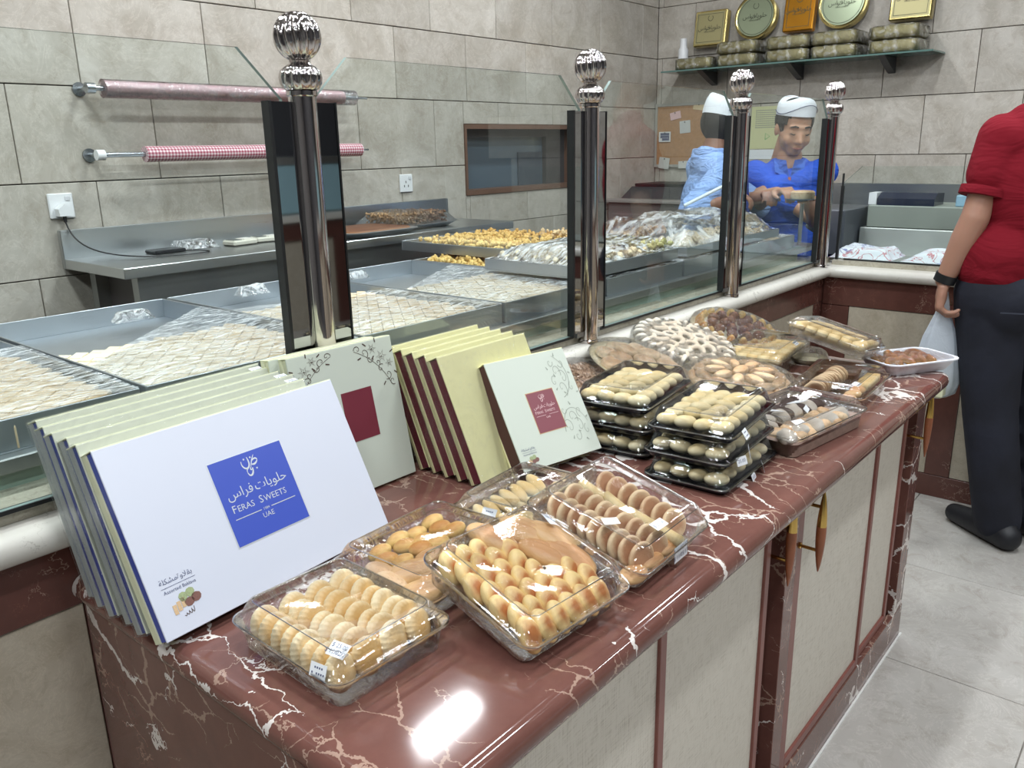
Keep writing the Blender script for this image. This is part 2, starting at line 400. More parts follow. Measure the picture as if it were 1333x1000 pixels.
# window in wall A
def build_window():
    x0, x1, z0, z1 = WIN; FR = flat('brown_frame', (112, 84, 70), .45, var=.1, scale=20)
    t = bpy.data.objects.new('window_1', None); COL.objects.link(t); t['kind'] = 'structure'; t.location = (0, 0, 0)
    q = MB(); q.box(x0, YA - .006, z1 - .022, x1, YA + .13, z1); q.box(x0, YA - .006, z0, x1, YA + .13, z0 + .024)
    q.box(x0, YA - .006, z0 + .024, x0 + .014, YA + .13, z1 - .022); q.box(x1 - .02, YA - .006, z0 + .024, x1, YA + .13, z1 - .022)
    q.obj('window_frame', FR, t)
    q = MB(); q.box(x0 + .014, YA + .10, z0 + .024, x1 - .02, YA + .106, z1 - .022)
    q.obj('pane', flat('smoked_glass', (92, 106, 118), .12), t)
    q = MB(); q.box(3.80, YA + .07, z0 + .024, x1 - .02, YA + .098, z1 - .022); q.obj('side_panel', flat('dark_panel', (70, 68, 70), .35), t)
    q = MB(); q.box(x0 + .014, YA + .06, z1 - .06, 3.80, YA + .10, z1 - .022); q.obj('blind_box', flat('grey_box', (88, 86, 88), .6), t)
    q = MB(); q.box(3.58, YA + .09, z0 + .024, 3.78, YA + .101, z0 + .2); q.obj('inner_panel', flat('slate', (66, 76, 88), .5), t)
build_window()

# ------------------------------------------------------------------ half wall with marble ledge
def half_wall():
    HX = 3.446; HY = 1.215
    q = MB(); q.box(-1.6, HY + .012, 0, HX + .06, HY + .2, .857); wl = struct(q.obj('wall_counter', flat('wall_core', (70, 40, 36), .7)))
    q = MB(); q.box(HX + .012, -1.6, 0, HX + .2, HY + .012, .857); wr = struct(q.obj('wall_counter_return', bpy.data.materials['wall_core']))
    def slab(parent, name, x0, y0, z0, x1, y1, z1, m_, bb=.0015):
        return MB().box(x0, y0, z0, x1, y1, z1, 0, bb).obj(name, m_, parent)
    # A side (face at Y=HY looking to -Y): frame bands proud, beige panels recessed
    for (a, c) in ((-1.6, .05), (.05, 1.0), (1.0, 2.2), (2.2, HX)): slab(wl, 'panel', a + .0008, HY, .752, c - .0008, HY + .012, .857, ROSSO_D)
    slab(wl, 'panel', -1.6, HY, 0, HX, HY + .012, .11, ROSSO_D)
    for (a, c) in ((.42, 2.5), (3.36, HX)): slab(wl, 'panel', a, HY, .112, c, HY + .012, .75, ROSSO_D)
    for (a, c) in ((-1.6, -.35), (-.35, .42), (2.5, 3.36)): slab(wl, 'panel', a + .001, HY + .004, .112, c - .001, HY + .013, .75, BEIGE_M)
    for (a, c) in ((-1.6, -.4), (-.4, .35), (.35, HY)): slab(wr, 'panel', HX, a + .0008, .742, HX + .012, c - .0008, .857, ROSSO_D)
    slab(wr, 'panel', HX, -1.6, 0, HX + .012, HY, .09, ROSSO_D)
    for (a, c) in ((1.105, HY), (.655, .745), (-.2, -.11)): slab(wr, 'panel', HX, a, .092, HX + .012, c, .74, ROSSO_D)
    for (a, c) in ((.745, 1.105), (-.11, .655), (-1.6, -.2)): slab(wr, 'panel', HX + .004, a + .001, .092, HX + .013, c - .001, .74, BEIGE_M)
    # ledge with rounded nose
    def prof(front, s, back, zt=.903, zb=.857):
        r = (zt - zb) / 2; p = [(back, zb)]
        for k in range(9): a = -pi / 2 - pi * k / 8; p.append((front - s * (-r) + s * r * 0 + s * (r * math.cos(a)) * 1, zb + r + r * math.sin(a)))
        p.append((back, zt)); return p
    q = MB(); q.prism(prof(1.176, 1, 1.44), -1.6, 3.46, 'x'); lw = q.obj('ledge_slab', CREAM_M, None, True); struct(lw); lw.name = 'trim_1'
    q = MB(); pr = prof(3.408, 1, 3.72); q.prism([(x, z) for x, z in pr], -1.6, 1.25, 'y'); l2 = q.obj('trim_2', CREAM_M, None, True); struct(l2)
    q = MB(); q.box(-1.6, 1.232, .9035, 3.55, 1.44, .922); q.box(3.478, -1.6, .9035, 3.72, 1.2, .922); struct(q.obj('trim_3', stone_tile('ledge_step', (190, 186, 170), (170, 164, 148), (120, 104, 92), .25, 2.5, .04)))
half_wall()

def opposite_side():
    # the other side of the shop, seen only in the polished metal
    t = thing('opposite_counter', 'red and beige marble counter across the shop, behind the camera', 'counter', TR(0, 0, 0))
    q = MB(); q.box(.6, -3.55, 0, 4.8, -3.16, .80); q.obj('body', BEIGE_M, t); q = MB(); q.box(.6, -3.155, .72, 4.8, -3.14, .86); q.obj('red_band', ROSSO_D, t)
    for x in (.7, 1.9, 3.1, 4.3): q = MB(); q.box(x, -3.156, .0, x + .14, -3.142, .72); q.obj('red_band', ROSSO_D, t)
    q = MB(); q.box(.55, -3.56, .86, 4.85, -3.10, .92, 0, .01); q.obj('ledge', CREAM_M, t)
    t = thing('display_fridge', 'pale blue chilled display on the counter behind the camera', 'fridge', TR(0, 0, 0))
    q = MB(); q.box(2.6, -3.5, .925, 4.8, -3.2, 1.36, 0, .01); q.obj('body', flat('pale_blue_enamel', (160, 196, 206), .4), t); q = MB(); q.box(2.6, -3.198, 1.30, 4.8, -3.19, 1.36); q.obj('top_trim', STEEL, t)
opposite_side()

# ------------------------------------------------------------------ posts, mirror strips and glass panes
POSTX = [.894, 1.737, 2.568, 3.388]; PY = 1.212
def post(i, x, label):
    t = thing('post', label, 'post', TR(x, PY, .903), 'steel posts along the glass screen')
    MB().lathe([(.026, 0), (.026, .008), (.0235, .010), (.0235, .585), (.026, .587), (.026, .594)], 32).obj('tube', CHROME, t, True)
    # fluted ring
    pr = [(.024, .594), (.030, .598, .02), (.0345, .606, .10), (.036, .616, .13), (.0335, .626, .10), (.027, .632, .03), (.018, .637), (.017, .642)]
    MB().lathe(pr, 96, flute=16, fl=0).obj('collar', CHROME, t, 'all')
    rb = .0395; cz = .642 + .037; pr = []
    for k in range(1, 24):
        a = -pi / 2 + pi * k / 24; pr.append((rb * math.cos(a), cz + rb * math.sin(a), .17 * math.cos(a) ** .7))
    MB().lathe(pr, 120, flute=15, fl=45).obj('finial_ball', CHROME, t, 'all')
    return t
plabs = ['tall polished steel post with large fluted ball standing nearest, behind the white box', 'second steel post with fluted ball, behind the brown nut platters',
         'third steel post with fluted ball, between the two shop workers', 'last steel post with fluted ball at the corner of the marble ledge']
for i, x in enumerate(POSTX): post(i, x, plabs[i])
strips = [(.824, .963, 'nearest'), (1.666, 1.808, 'second'), (2.497, 2.64, 'third'), (3.318, 3.375, 'corner')]
for (a, c, wd), pl in zip(strips, POSTX):
    t = thing('mirror_strip', 'narrow upright mirror plate behind the %s steel post' % wd, 'mirror', TR(0, 0, 0), 'mirror plates behind the posts')
    MB().box(a + .006, PY - .001, .935, c - .003, PY + .003, 1.48, 0, .0006).obj('plate', MIRROR, t)
    q = MB(); q.box(a, PY - .003, .930, a + .006, PY + .017, 1.481); q.box(c - .003, PY - .003, .930, c, PY + .017, 1.481); q.obj('dark_edge', BLACKM, t)  # black end strips stand in for the dark that the plate ends reflect
    MB().box(a + .006, PY + .0031, .935, c - .003, PY + .006, 1.48).obj('backing', flat('backing', (40, 44, 48), .3) if 'backing' not in bpy.data.materials else bpy.data.materials['backing'], t)
    MB().box(a + .02, PY + .0, .9225, c - .02, PY + .01, .935).obj('foot', STEEL_D, t)
def pane(name, pts, label, plane='y', at=1.2215, th=.008, base=True):
    """pts: outline (horizontal, z)"""
    t = thing(name, label, 'glass screen', TR(0, 0, 0), 'glass panes of the counter screen')
    n = len(pts); q = MB(); q.prism(pts, at, at + th, plane)
    for k in range(len(q.mi)): q.mi[k] = 0 if k < 2 else 1
    q.obj('pane', [GLASS, GEDGE], t)
    if base:
        xs = [p[0] for p in pts]; zb = min(p[1] for p in pts); a, c = min(xs) + .03, max(xs) - .03
        g = MB()
        if plane == 'y': g.box(a, at - .003, zb - .006, c, at + th + .003, zb - .0001)
        else: g.box(at - .003, a, zb - .006, at + th + .003, c, zb - .0001)
        g.obj('gasket', BLACKM, t)
    return t
pane('glass_screen', [(-1.5, .929), (.86, .929), (.86, 1.484), (.786, 1.56), (-1.5, 1.56)], 'clear glass pane left of the nearest steel post')
pane('glass_screen', [(.925, .929), (1.71, .929), (1.71, 1.484), (1.632, 1.558), (1.003, 1.558), (.925, 1.484)], 'clear glass pane between nearest and second steel posts')
pane('glass_screen', [(1.765, .929), (2.545, .929), (2.545, 1.48), (2.47, 1.552), (1.843, 1.555), (1.765, 1.482)], 'clear glass pane between second and third steel posts')
pane('glass_screen', [(2.595, .929), (3.36, .929), (3.36, 1.482), (3.30, 1.552), (2.66, 1.552), (2.595, 1.482)], 'clear glass pane between third post and corner post')
pane('glass_screen', [(-1.0, .929), (1.19, .929), (1.19, 1.23), (1.12, 1.298), (-1.0, 1.298)], 'lower glass pane on the ledge beside the red shirt customer', 'x', 3.50)
q = MB(); q.box(3.497, 1.185, .923, 3.511, 1.195, 1.22); q.box(3.497, 1.188, 1.22, 3.509, 1.193, 1.27)
tag(q.obj('glass_clip', BLACKM), 'thin black upright strip on edge of the lower glass pane', 'trim')

# ------------------------------------------------------------------ display counter
def counter():
    t = thing('display_counter', 'red marble topped low counter with cream panelled doors', 'counter', TR(0, 0, 0))
    FRM = flat('mahogany_frame', (124, 74, 66), .35, var=.06); REC = flat('recess_brown', (74, 42, 38), .5)
    tx = NT('woven_cream'); co = tx.n('ShaderNodeTexCoord').outputs['Object']; mp = tx.n('ShaderNodeMapping'); mp.inputs['Scale'].default_value = (160, 10, 9); tx.l(co, mp.inputs[0])
    mq = tx.n('ShaderNodeMapping'); mq.inputs['Scale'].default_value = (12, 10, 150); tx.l(co, mq.inputs[0])
    n1 = tx.noise(mp.outputs[0], 3, 4); n2 = tx.noise(mq.outputs[0], 3, 4); sm = tx.math('ADD', n1.outputs[0], n2.outputs[0])
    tx.l(tx.ramp(sm, [(.7, lin((176, 168, 154))), (1.0 / 1.0, lin((206, 200, 188)))]), tx.b.inputs['Base Color']); tx.b.inputs['Roughness'].default_value = .5
    tx.l(tx.bump(sm, .3, .002), tx.b.inputs['Normal']); WOV = tx.m
    XL, XR, YF, YB, ZT, ZB = .405, 2.372, .474, 1.213, .80, .757
    # slab: bullnose on three sides, rounded corners
    r = (ZT - ZB) / 2; rings = []
    def rr(inset, z, rad=.03):
        pts = []; x0, x1, y0 = XL + inset, XR - inset, YF + inset; rad = max(rad - inset, .003)
        for k in range(7): a = pi + pi / 2 * k / 6; pts.append((x0 + rad + rad * math.cos(a), y0 + rad + rad * math.sin(a), z))
        for k in range(7): a = -pi / 2 + pi / 2 * k / 6; pts.append((x1 - rad + rad * math.cos(a), y0 + rad + rad * math.sin(a), z))
        pts += [(x1, YB, z), (x0, YB, z)]; return pts
    for k in range(11):
        a = -pi / 2 + pi * k / 10; rings.append(rr(r * (1 - math.cos(a)), ZB + r + r * math.sin(a)))
    MB().loft(rings).obj('top_slab', ROSSO, t, True)
    q = MB(); q.box(.43, .56, .105, 2.33, 1.212, .757); q.obj('carcass', REC, t)
    q = MB(); q.box(.42, .523, 0, .43, 1.213, .757, 0, .001); q.obj('end_panel', ROSSO, t)
    q = MB(); q.box(2.325, .523, 0, 2.335, 1.213, .757, 0, .001); q.obj('end_panel', ROSSO, t)
    q = MB(); q.box(.42, .518, 0, 2.335, .535, .105, 0, .002); q.obj('plinth', ROSSO, t)
    q = MB(); q.box(.4, .512, 0, 2.345, .5175, .004); q.obj('sealant_line', flat('sealant', (225, 225, 222), .7), t)
    for (a, c) in ((1.400, 1.448), (2.25, 2.325)):
        q = MB(); q.box(a, .518, .105, c, .56, .757, 0, .001); q.obj('pilaster', ROSSO, t)
    GOLD = flat('brass', (214, 180, 104), .18, 1); WOOD = flat('handle_wood', (136, 78, 48), .35, var=.15, scale=60)
    def door(x0, x1, y, frame_top, right=True, left=True, handle=None, st=.028):
        d = MB(); zt = .752; zb = .108
        if frame_top: d.box(x0, y, zt - .032, x1, y + .02, zt, 0, .001)
        if left: d.box(x0, y, zb, x0 + st, y + .02, zt - (.032 if frame_top else 0), 0, .001)
        if right: d.box(x1 - .018, y, zb, x1, y + .02, zt - (.032 if frame_top else 0), 0, .001)
        d.box(x0 + (st if left else 0), y, zb, x1 - (.018 if right else 0), y + .02, zb + .022, 0, .001)
        D = d.obj('door', FRM, t)
        p = MB(); p.box(x0 + (st if left else 0) - .001, y + .006, zb + .02, x1 - (.018 if right else 0) + .001, y + .016, zt - (.03 if frame_top else 0)); p.obj('panel', WOV, D)
        if handle:
            hx, hy0, hy, z0, z1 = handle; H = MB(); n = 14; zs = [z0 + (z1 - z0) * k / n for k in range(n + 1)]
            rad = [.0012 + .0085 * math.sin(pi * (k / n)) ** .8 for k in range(n + 1)]
            H.tube([(hx, hy, z) for z in zs[:9]], rad[:9], 12); h = H.obj('handle', WOOD, t, True)
            MB().tube([(hx, hy, z) for z in zs[8:]], rad[8:], 12).obj('brass_tip', GOLD, h, True)
            for zz in (z0 + .26 * (z1 - z0), z0 + .80 * (z1 - z0)):
                MB().tube([(hx, hy0, zz), (hx, hy0 - .004, zz), (hx, hy0 - .005, zz), (hx, hy, zz)], [.0065, .0065, .0035, .0035], 8).obj('brass_standoff', GOLD, h, True)
    door(.43, .952, .520, True)
    door(.953, 1.345, .528, False, left=False, right=True, handle=(1.365, .56, .500, .605, .80))
    door(1.448, 1.950, .520, True, handle=(1.462, .52, .480, .600, .768), st=.034)
    door(1.951, 2.205, .528, False, left=False, handle=(2.225, .56, .485, .600, .790))
counter()

# ------------------------------------------------------------------ gift boxes
def spiral(cx, cz, r, turns, a0, dirn=1, n=22):
    return [(cx + r * (1 - k / n) ** 1.3 * math.cos(a0 + dirn * turns * 2 * pi * k / n), cz + r * (1 - k / n) ** 1.3 * math.sin(a0 + dirn * turns * 2 * pi * k / n)) for k in range(n + 1)]
def taper(pts, w0, w1): n = len(pts); return [max(w0 * (1 - k / n) + w1 * k / n, .0002) for k in range(n)]
def bez(p0, p1, p2, p3, n=14):
    return [tuple((1 - t) ** 3 * a + 3 * (1 - t) ** 2 * t * b_ + 3 * (1 - t) * t * t * c + t ** 3 * d for a, b_, c, d in zip(p0, p1, p2, p3)) for t in (k / n for k in range(n + 1))]
def emblem(q, cx, cz, s, mi=0):
    """flowing calligraphic mark: two bowls, a loop and dots"""
    P = lambda x, z: (cx + x * s, cz + z * s)
    def st(pts, w): n = len(pts); q.ribbon([P(*p) for p in pts], [s * w * (.35 + math.sin(pi * min(1, (k + .6) / n)) * .65) for k in range(n)], .0002, mi)
    st(bez((-.48, .34), (-.62, -.12), (-.1, -.42), (.02, .1)) + bez((.02, .1), (.03, .25), (.02, .4), (-.02, .5), 6)[1:], .11)
    st(bez((.5, .52), (.3, .30), (.16, .1), (.06, -.16)), .07)
    st(bez((.06, -.16), (-.1, -.25), (-.02, -.45), (.12, -.25), 10), .08)
    st(bez((.14, -.22), (.12, -.62), (-.22, -.85), (-.3, -.45)), .12)
    st(bez((-.3, -.45), (-.33, -.25), (-.2, -.2), (-.13, -.2), 8), .07)
    st(bez((.12, .02), (.3, -.14), (.5, -.02), (.62, .12)), .12)
    st(bez((.62, .12), (.66, .32), (.35, .32), (.3, .18), 10), .10)
    for (x, z) in ((-.25, .42), (.22, .42), (.42, -.34)): q.ribbon([P(x - .05, z), P(x, z + .0), P(x + .05, z)], s * .1, .0002, mi)
def scroll(q, M2, mi=0):
    """one arm of leafy scrollwork in a unit square, mapped by M2"""
    def st(pts, w0, w1): q.ribbon([M2(p) for p in pts], taper(pts, w0, w1), .0002, mi)
    st(bez((.35, 0), (.95, .15), (1.0, .75), (.45, 1.0), 20), .0016, .0006)
    for (cx, cz, r, a, d) in ((.42, .22, .22, -1.2, 1), (.62, .45, .2, 2.2, -1), (.40, .62, .2, -.6, 1), (.72, .80, .14, 3.4, 1), (.28, .86, .13, 0, -1), (.2, .40, .15, 1.0, 1), (.82, .2, .12, 1.6, 1)):
        st(spiral(cx, cz, r, 1.15, a, d), .0013, .0005)
    for (x, z, a) in ((.15, .2, .6), (.9, .55, -.4), (.55, .98, 1.2), (.1, .7, 2.2), (.95, .05, .2), (.5, .08, 2.6), (.3, .5, 1.9)):
        L = .09; st([(x, z), (x + L * .5 * math.cos(a), z + L * .5 * math.sin(a)), (x + L * math.cos(a), z + L * math.sin(a))], .0034, .0002)
def floral(q, ox, oz, sx, sz, mi=0):
    """dark corner blossom spray"""
    def M2(p): return (ox + sx * p[0], oz + sz * p[1])
    def st(pts, w): q.ribbon([M2(p) for p in pts], w, .0002, mi)
    for (cx, cz, r, n) in ((.30, .34, .15, 6), (.52, .14, .12, 6), (.12, .52, .11, 6)):
        for k in range(n):
            a = 2 * pi * k / n; st([(cx + .3 * r * math.cos(a - .5), cz + .3 * r * math.sin(a - .5)), (cx + r * math.cos(a), cz + r * math.sin(a)), (cx + .3 * r * math.cos(a + .5), cz + .3 * r * math.sin(a + .5))], .0006)
        st(spiral(cx, cz, r * .22, 1, 0), .0012)
    for (cx, cz, r, a, d) in ((.74, .2, .12, 2, 1), (.9, .1, .1, 0, -1), (.62, .34, .1, 3, -1), (.2, .76, .12, 1, 1), (.1, .92, .1, 2, -1), (.36, .6, .1, 4, 1), (.42, .46, .07, 2, 1)):
        p = spiral(cx, cz, r, 1.1, a, d); q.ribbon([M2(x) for x in p], taper(p, .0013, .0006), .0002, mi)
    st(bez((1.0, .12), (.6, .3), (.3, .6), (.14, 1.0), 18), .0008)
    for (x, z, a) in ((.84, .28, .3), (.66, .06, -.7), (.3, .9, .8), (.02, .72, 2.4), (.5, .3, .8), (.05, .3, 3.6), (.4, .02, -1.5)):
        L = .1; st([(x, z), (x + L * .5 * math.cos(a), z + L * .5 * math.sin(a)), (x + L * math.cos(a), z + L * math.sin(a))], .0022)
IV = flat('ivory_card', (214, 216, 184), .38, var=.02); IVY = flat('yellow_card', (228, 224, 172), .38, var=.02)
WC = flat('white_card', (206, 211, 224), .33); BLU = flat('blue_card', (52, 70, 160), .4); BLU_L = flat('blue_print', (62, 84, 182), .35)
MAR = flat('maroon_card', (112, 42, 56), .4); MAR_D = flat('dark_maroon_card', (78, 42, 44), .45); SIL = flat('silver_foil', (214, 220, 226), .3, .4)
IVF = flat('cream_card', (208, 212, 196), .36)
GCARD = flat('pale_grey_card', (178, 184, 182), .4)
GLD = flat('gold_foil', (190, 160, 120), .35, .6); SCR = flat('grey_scroll_print', (150, 158, 146), .45, .2); BRN = flat('brown_print', (72, 52, 44), .5); PALE = flat('sage_card', (196, 204, 192), .38)
FILMBOX = clear('box_wrap', (.99, .995, .995, 1), .0, .45, .07, .6, 40, .05)
PINK = flat('pale_pink_ink', (222, 190, 190), .5)
def gift_box(label, mw, w_, h, t, front, top, side_band, back=None, group=None, wrap=False, fr=.52):
    o = thing('gift_box', label, 'box', mw, group)
    back = back or top
    # lid: front plate + top cover; body behind
    q = MB(); q.box(0, 0, 0, w_, .0028, h, 0, .0007); q.obj('lid', front, o)
    q = MB(); q.box(.0015, .0028, .0015, w_ - .0015, t * fr, h - .0015); q.obj('inner_tray', side_band, o)
    q = MB(); q.box(0, t * fr, 0, w_, t, h, 0, .001); q.obj('base', back, o)
    q = MB(); q.box(-.0005, .0005, h - .0006, w_ + .0005, t + .0003, h + .0014, 0, .0006); q.obj('top_flap', top, o)
    if wrap:
        q = MB(); q.box(-.002, -.0015, -.002, w_ + .002, t + .0016, h + .003, 0, .001); q.obj('plastic_wrap', FILMBOX, o)
    return o
L3 = lambda x, z, y=-.0004: Matrix.Translation((x, y, z)) @ Euler((pi / 2, 0, 0)).to_matrix().to_4x4()
def print_layer(name, q, mats, parent): o = q.obj(name, mats, parent); return o
def sticker(parent, x, z, w_=.02, h=.011, rot=0., lines=2, mw=None, txt=None):
    M_ = mw if mw is not None else Matrix.Translation((x, -.0006, z)) @ Euler((0, rot, 0)).to_matrix().to_4x4()
    q = MB(); q.box(-w_ / 2, -.0003, -h / 2, w_ / 2, 0, h / 2); s = q.obj('price_sticker', WHITEP, parent); s.matrix_local = M_
    if txt:
        for k, line in enumerate(txt):
            text(line, h * .42 if len(txt) > 1 else h * .55, LEAD, s, Matrix.Translation((0, -.0005, (h * .22 if k == 0 else -h * .22) if len(txt) > 1 else 0)) @ Euler((pi / 2, 0, 0)).to_matrix().to_4x4())
    else:
        b_ = MB()
        for k in range(lines):
            for j in range(6):
                xx = -w_ * .38 + j * w_ * .14
                if (j * 7 + k * 3) % 5: b_.box(xx, -.0005, (.18 - k * .4) * h - .0010, xx + w_ * .08, -.0003, (.18 - k * .4) * h + .0012)
        m_ = b_.mesh('small_print', LEAD); k = link('small_print', m_, s); k['kind'] = 'stuff'
    return s
TOPZ = .8002
bw, bh, bt = .391, .257, .034
LEAN = lambda x, y, yaw_, th, t: TR(x, y, TOPZ + t * math.sin(R(th)) + .0006, R(yaw_), -R(th))
big = gift_box('large white gift box with blue logo square leaning at the front of the left stack', LEAN(.400, .912, 3.6, 26.5, bt), bw, bh, bt, WC, IV, BLU, group='gift boxes leaning on the counter')
q = MB(); q.box(.1352, -.0004, .0692, .2602, 0, .1938); q.obj('logo_border', SIL, big)
q = MB(); q.box(.1368, -.0006, .0708, .2586, -.0003, .1922); lg = q.obj('logo_square', BLU_L, big)
def logo(parent, cx, cz, s, ink, years=True):
    q = MB(); emblem(q, cx, cz + .345 * s, s * .19); k = q.obj('emblem', ink, parent); k.location = (0, -.0007, 0)
    text(HALAWIYAT, s * .155, ink, parent, L3(cx + .185 * s, cz + .085 * s, -.0008))
    text(FERAS, s * .155, ink, parent, L3(cx - .24 * s, cz + .085 * s, -.0008))
    xx = cx - .42 * s
    for k_, (st_, sz_, dz_) in enumerate((('F', .128, .0), ('ERAS', .104, -.007), ('S', .128, 0), ('WEETS', .104, -.007))):
        o_ = text(st_, s * sz_, ink, parent, L3(xx, cz + (-.085 + dz_) * s, -.0008), align='LEFT'); wx = max(v.co.x for v in o_.data.vertices); xx += wx + s * (.012 if k_ != 1 else .07)
    q = MB(); q.ribbon([(cx - .42 * s, cz - .2 * s), (cx - .07 * s, cz - .2 * s)], s * .01); q.ribbon([(cx + .07 * s, cz - .2 * s), (cx + .42 * s, cz - .2 * s)], s * .01)
    k = q.obj('rule_line', ink, parent); k.location = (0, -.0006, 0); k['kind'] = 'stuff'
    if years: text('1984', s * .045, ink, parent, L3(cx, cz - .2 * s, -.0008))
    text('UAE', s * .085, ink, parent, L3(cx, cz - .275 * s, -.0008))
logo(lg, .1977, .1315, .1214, SIL)
def assorted(parent, cx, cz, s):
    text(MUSHAKALA, s * .2, LEAD, parent, L3(cx - .24 * s, cz + .72 * s)); text(BAQLAWA, s * .2, LEAD, parent, L3(cx + .24 * s, cz + .72 * s))
    q = MB(); q.ribbon([(cx - .5 * s, cz + .56 * s), (cx + .5 * s, cz + .56 * s)], s * .012); k = q.obj('rule_line', LEAD, parent)
    text('Assorted Baklava', s * .135, LEAD, parent, L3(cx, cz + .44 * s))
    G1 = bpy.data.materials.get('pistachio_print') or flat('pistachio_print', (150, 162, 122), .5, var=.25, scale=900)
    T1 = bpy.data.materials.get('pastry_print') or flat('pastry_print', (204, 174, 136), .5, var=.15, scale=900)
    C1 = bpy.data.materials.get('chocolate_print') or flat('chocolate_print', (120, 84, 76), .5, var=.2, scale=900)
    def blobp(x, z, w_, h, m_, n): q = MB(); q.prism([(cx + (x + w_ * math.cos(2 * pi * k / 9) * (1 + .12 * math.sin(k * 2.3))) * s, cz + (z + h * math.sin(2 * pi * k / 9)) * s) for k in range(9)], -.0005, -.0002); q.obj(n, m_, parent)
    blobp(-.02, .17, .13, .13, G1, 'printed_pastry'); blobp(.2, .21, .13, .13, G1, 'printed_pastry')
    blobp(.1, -.02, .15, .12, C1, 'printed_pastry'); blobp(.32, .03, .15, .13, C1, 'printed_pastry')
    for k in range(3): q = MB(); q.box(cx + (-.38 + k * .13) * s, -.0005, cz + (-.2 + k * .05) * s, cx + (-.27 + k * .13) * s, -.0002, cz + (.06 + k * .05) * s); q.obj('printed_pastry', T1, parent)
    q = MB()
    for k in range(4): q.ribbon(bez((cx + (-.15 + k * .08) * s, cz + (-.3 + .02 * k) * s), (cx + (-.12 + k * .08) * s, cz - .36 * s), (cx + (-.09 + k * .08) * s, cz - .34 * s), (cx + (-.08 + k * .08) * s, cz + (-.26 + .03 * k) * s), 5), s * .018, .0003)
    k = q.obj('script_flourish', BRN, parent); k['kind'] = 'stuff'
assorted(big, .0405, .036, .048)
ordn = ['second from the front, right behind the white box', 'third from the front', 'fourth from the front', 'fifth from the front', 'last, leaning on the marble ledge']
for k in range(5):
    o = gift_box('wrapped ivory gift box in left stack, %s' % ordn[k], LEAN(.396 + .003 * math.sin(k * 2), .957 + .037 * k, 3.6, 24 - .9 * k, .029), .367, bh, .029, IVF, IV, BLU, GCARD, group='gift boxes leaning on the counter', wrap=True)
    if k in (0, 1, 3): sticker(o, .34, bh - .006, .022, .012, .25, mw=Matrix.Translation((.35, .008, bh + .0034)) @ Euler((-.9, 0, .05)).to_matrix().to_4x4())
# cream boxes with brown blossom corners
def floral_box(label, mw, w_=.228, h=.265):
    o = gift_box(label, mw, w_, h, .028, PALE, IV, IV, group='gift boxes leaning on the counter')
    q = MB(); q.box(.094, -.0006, .0925, .162, 0, .1835); q.obj('maroon_square', MAR, o)
    q = MB(); floral(q, w_ - .004, h - .004, -.085, -.085); k = q.obj('blossom_print', BRN, o); k['kind'] = 'stuff'; k.location = (0, -.0002, 0)
    q = MB(); floral(q, .004, h - .004, .085, -.07); k = q.obj('blossom_print', BRN, o); k['kind'] = 'stuff'; k.location = (0, -.0002, 0)
    return o
floral_box('pale gift box with brown blossom corners and plain maroon square', LEAN(.770, 1.100, -1, 11.5, .028))
gift_box('plain ivory gift box standing behind the blossom cornered one', LEAN(.752, 1.137, -1, 8.5, .026), .225, .262, .026, PALE, IV, IV, group='gift boxes leaning on the counter')
# small maroon-banded boxes
sm = gift_box('small ivory gift box with maroon logo rectangle and grey scrollwork', LEAN(1.085, .898, -11.3, 32.5, .042), .198, .218, .042, PALE, IVY, MAR_D, group='gift boxes leaning on the counter', fr=.86)
q = MB(); q.box(.0655, -.0004, .0605, .1345, 0, .1435); q.obj('logo_border', GLD, sm)
q = MB(); q.box(.0668, -.0006, .0618, .1332, -.0003, .1422); lg = q.obj('logo_square', flat('maroon_print', (128, 66, 76), .4), sm); logo(lg, .1, .107, .0655, PINK, False)
q = MB(); scroll(q, lambda p: (.135 + .058 * p[0], .118 + .088 * p[1])); scroll(q, lambda p: (.19 - .062 * (1 - p[1]) * 1.0, .02 + .09 * p[0]))
k = q.obj('scroll_print', SCR, sm); k['kind'] = 'stuff'; k.location = (0, -.0002, 0); assorted(sm, .027, .016, .034)
so = ['just behind the small scrollwork box', 'second row back', 'third row back', 'fourth row back', 'fifth row back', 'last, against the ledge']
for k in range(5):
    gift_box('maroon banded gift box in right stack, %s' % so[k if k < 4 else 5], LEAN(1.018 + .002 * math.sin(k * 3), .944 + .0335 * k, 0, 25 - .4 * k, .0295), .252, .243, .0295, IVY, IVY, MAR, group='gift boxes leaning on the counter', wrap=True, fr=.74)

# ------------------------------------------------------------------ biscuits: meshes
def deform(me, fn):
    for v in me.vertices: v.co = fn(v.co.copy())
    me.update(); return me
M_SC = baked('shortbread', (242, 230, 194), (210, 168, 104), .25, 1.5, 18, 'Z', bs=.2); M_FG = baked('golden_biscuit', (240, 210, 146), (186, 118, 68), .12, .72, 18, 'Q', .4)
M_MD = baked('browned_bun', (234, 204, 150), (196, 146, 100), .2, 1.1, 14, 'Z', .38); M_DS = baked('pink_biscuit', (236, 208, 168), (196, 148, 112), .02, .45, 20, 'R', .55)
M_RL = baked('pale_roll', (240, 226, 184), (222, 190, 130), .3, 1.3, 20); M_PO = baked('pale_oval', (244, 234, 196), (228, 204, 148), .35, 1.4, 16)
M_PW = baked('sugared_ring', (236, 232, 220), (206, 190, 168), .1, 1.4, 30, 'Z', .8, .5); M_FB = baked('toasted_biscuit', (240, 220, 184), (206, 166, 124), .3, 1.1, 10, 'Z', .5, .3, (160, 116, 80))
M_SYR = baked('syrup_pastry', (222, 170, 96), (170, 100, 44), .2, 1.0, 12, 'Z', .18); M_DK = baked('date_pastry', (150, 108, 76), (112, 72, 52), .2, 1.0, 14, 'Z', .5)
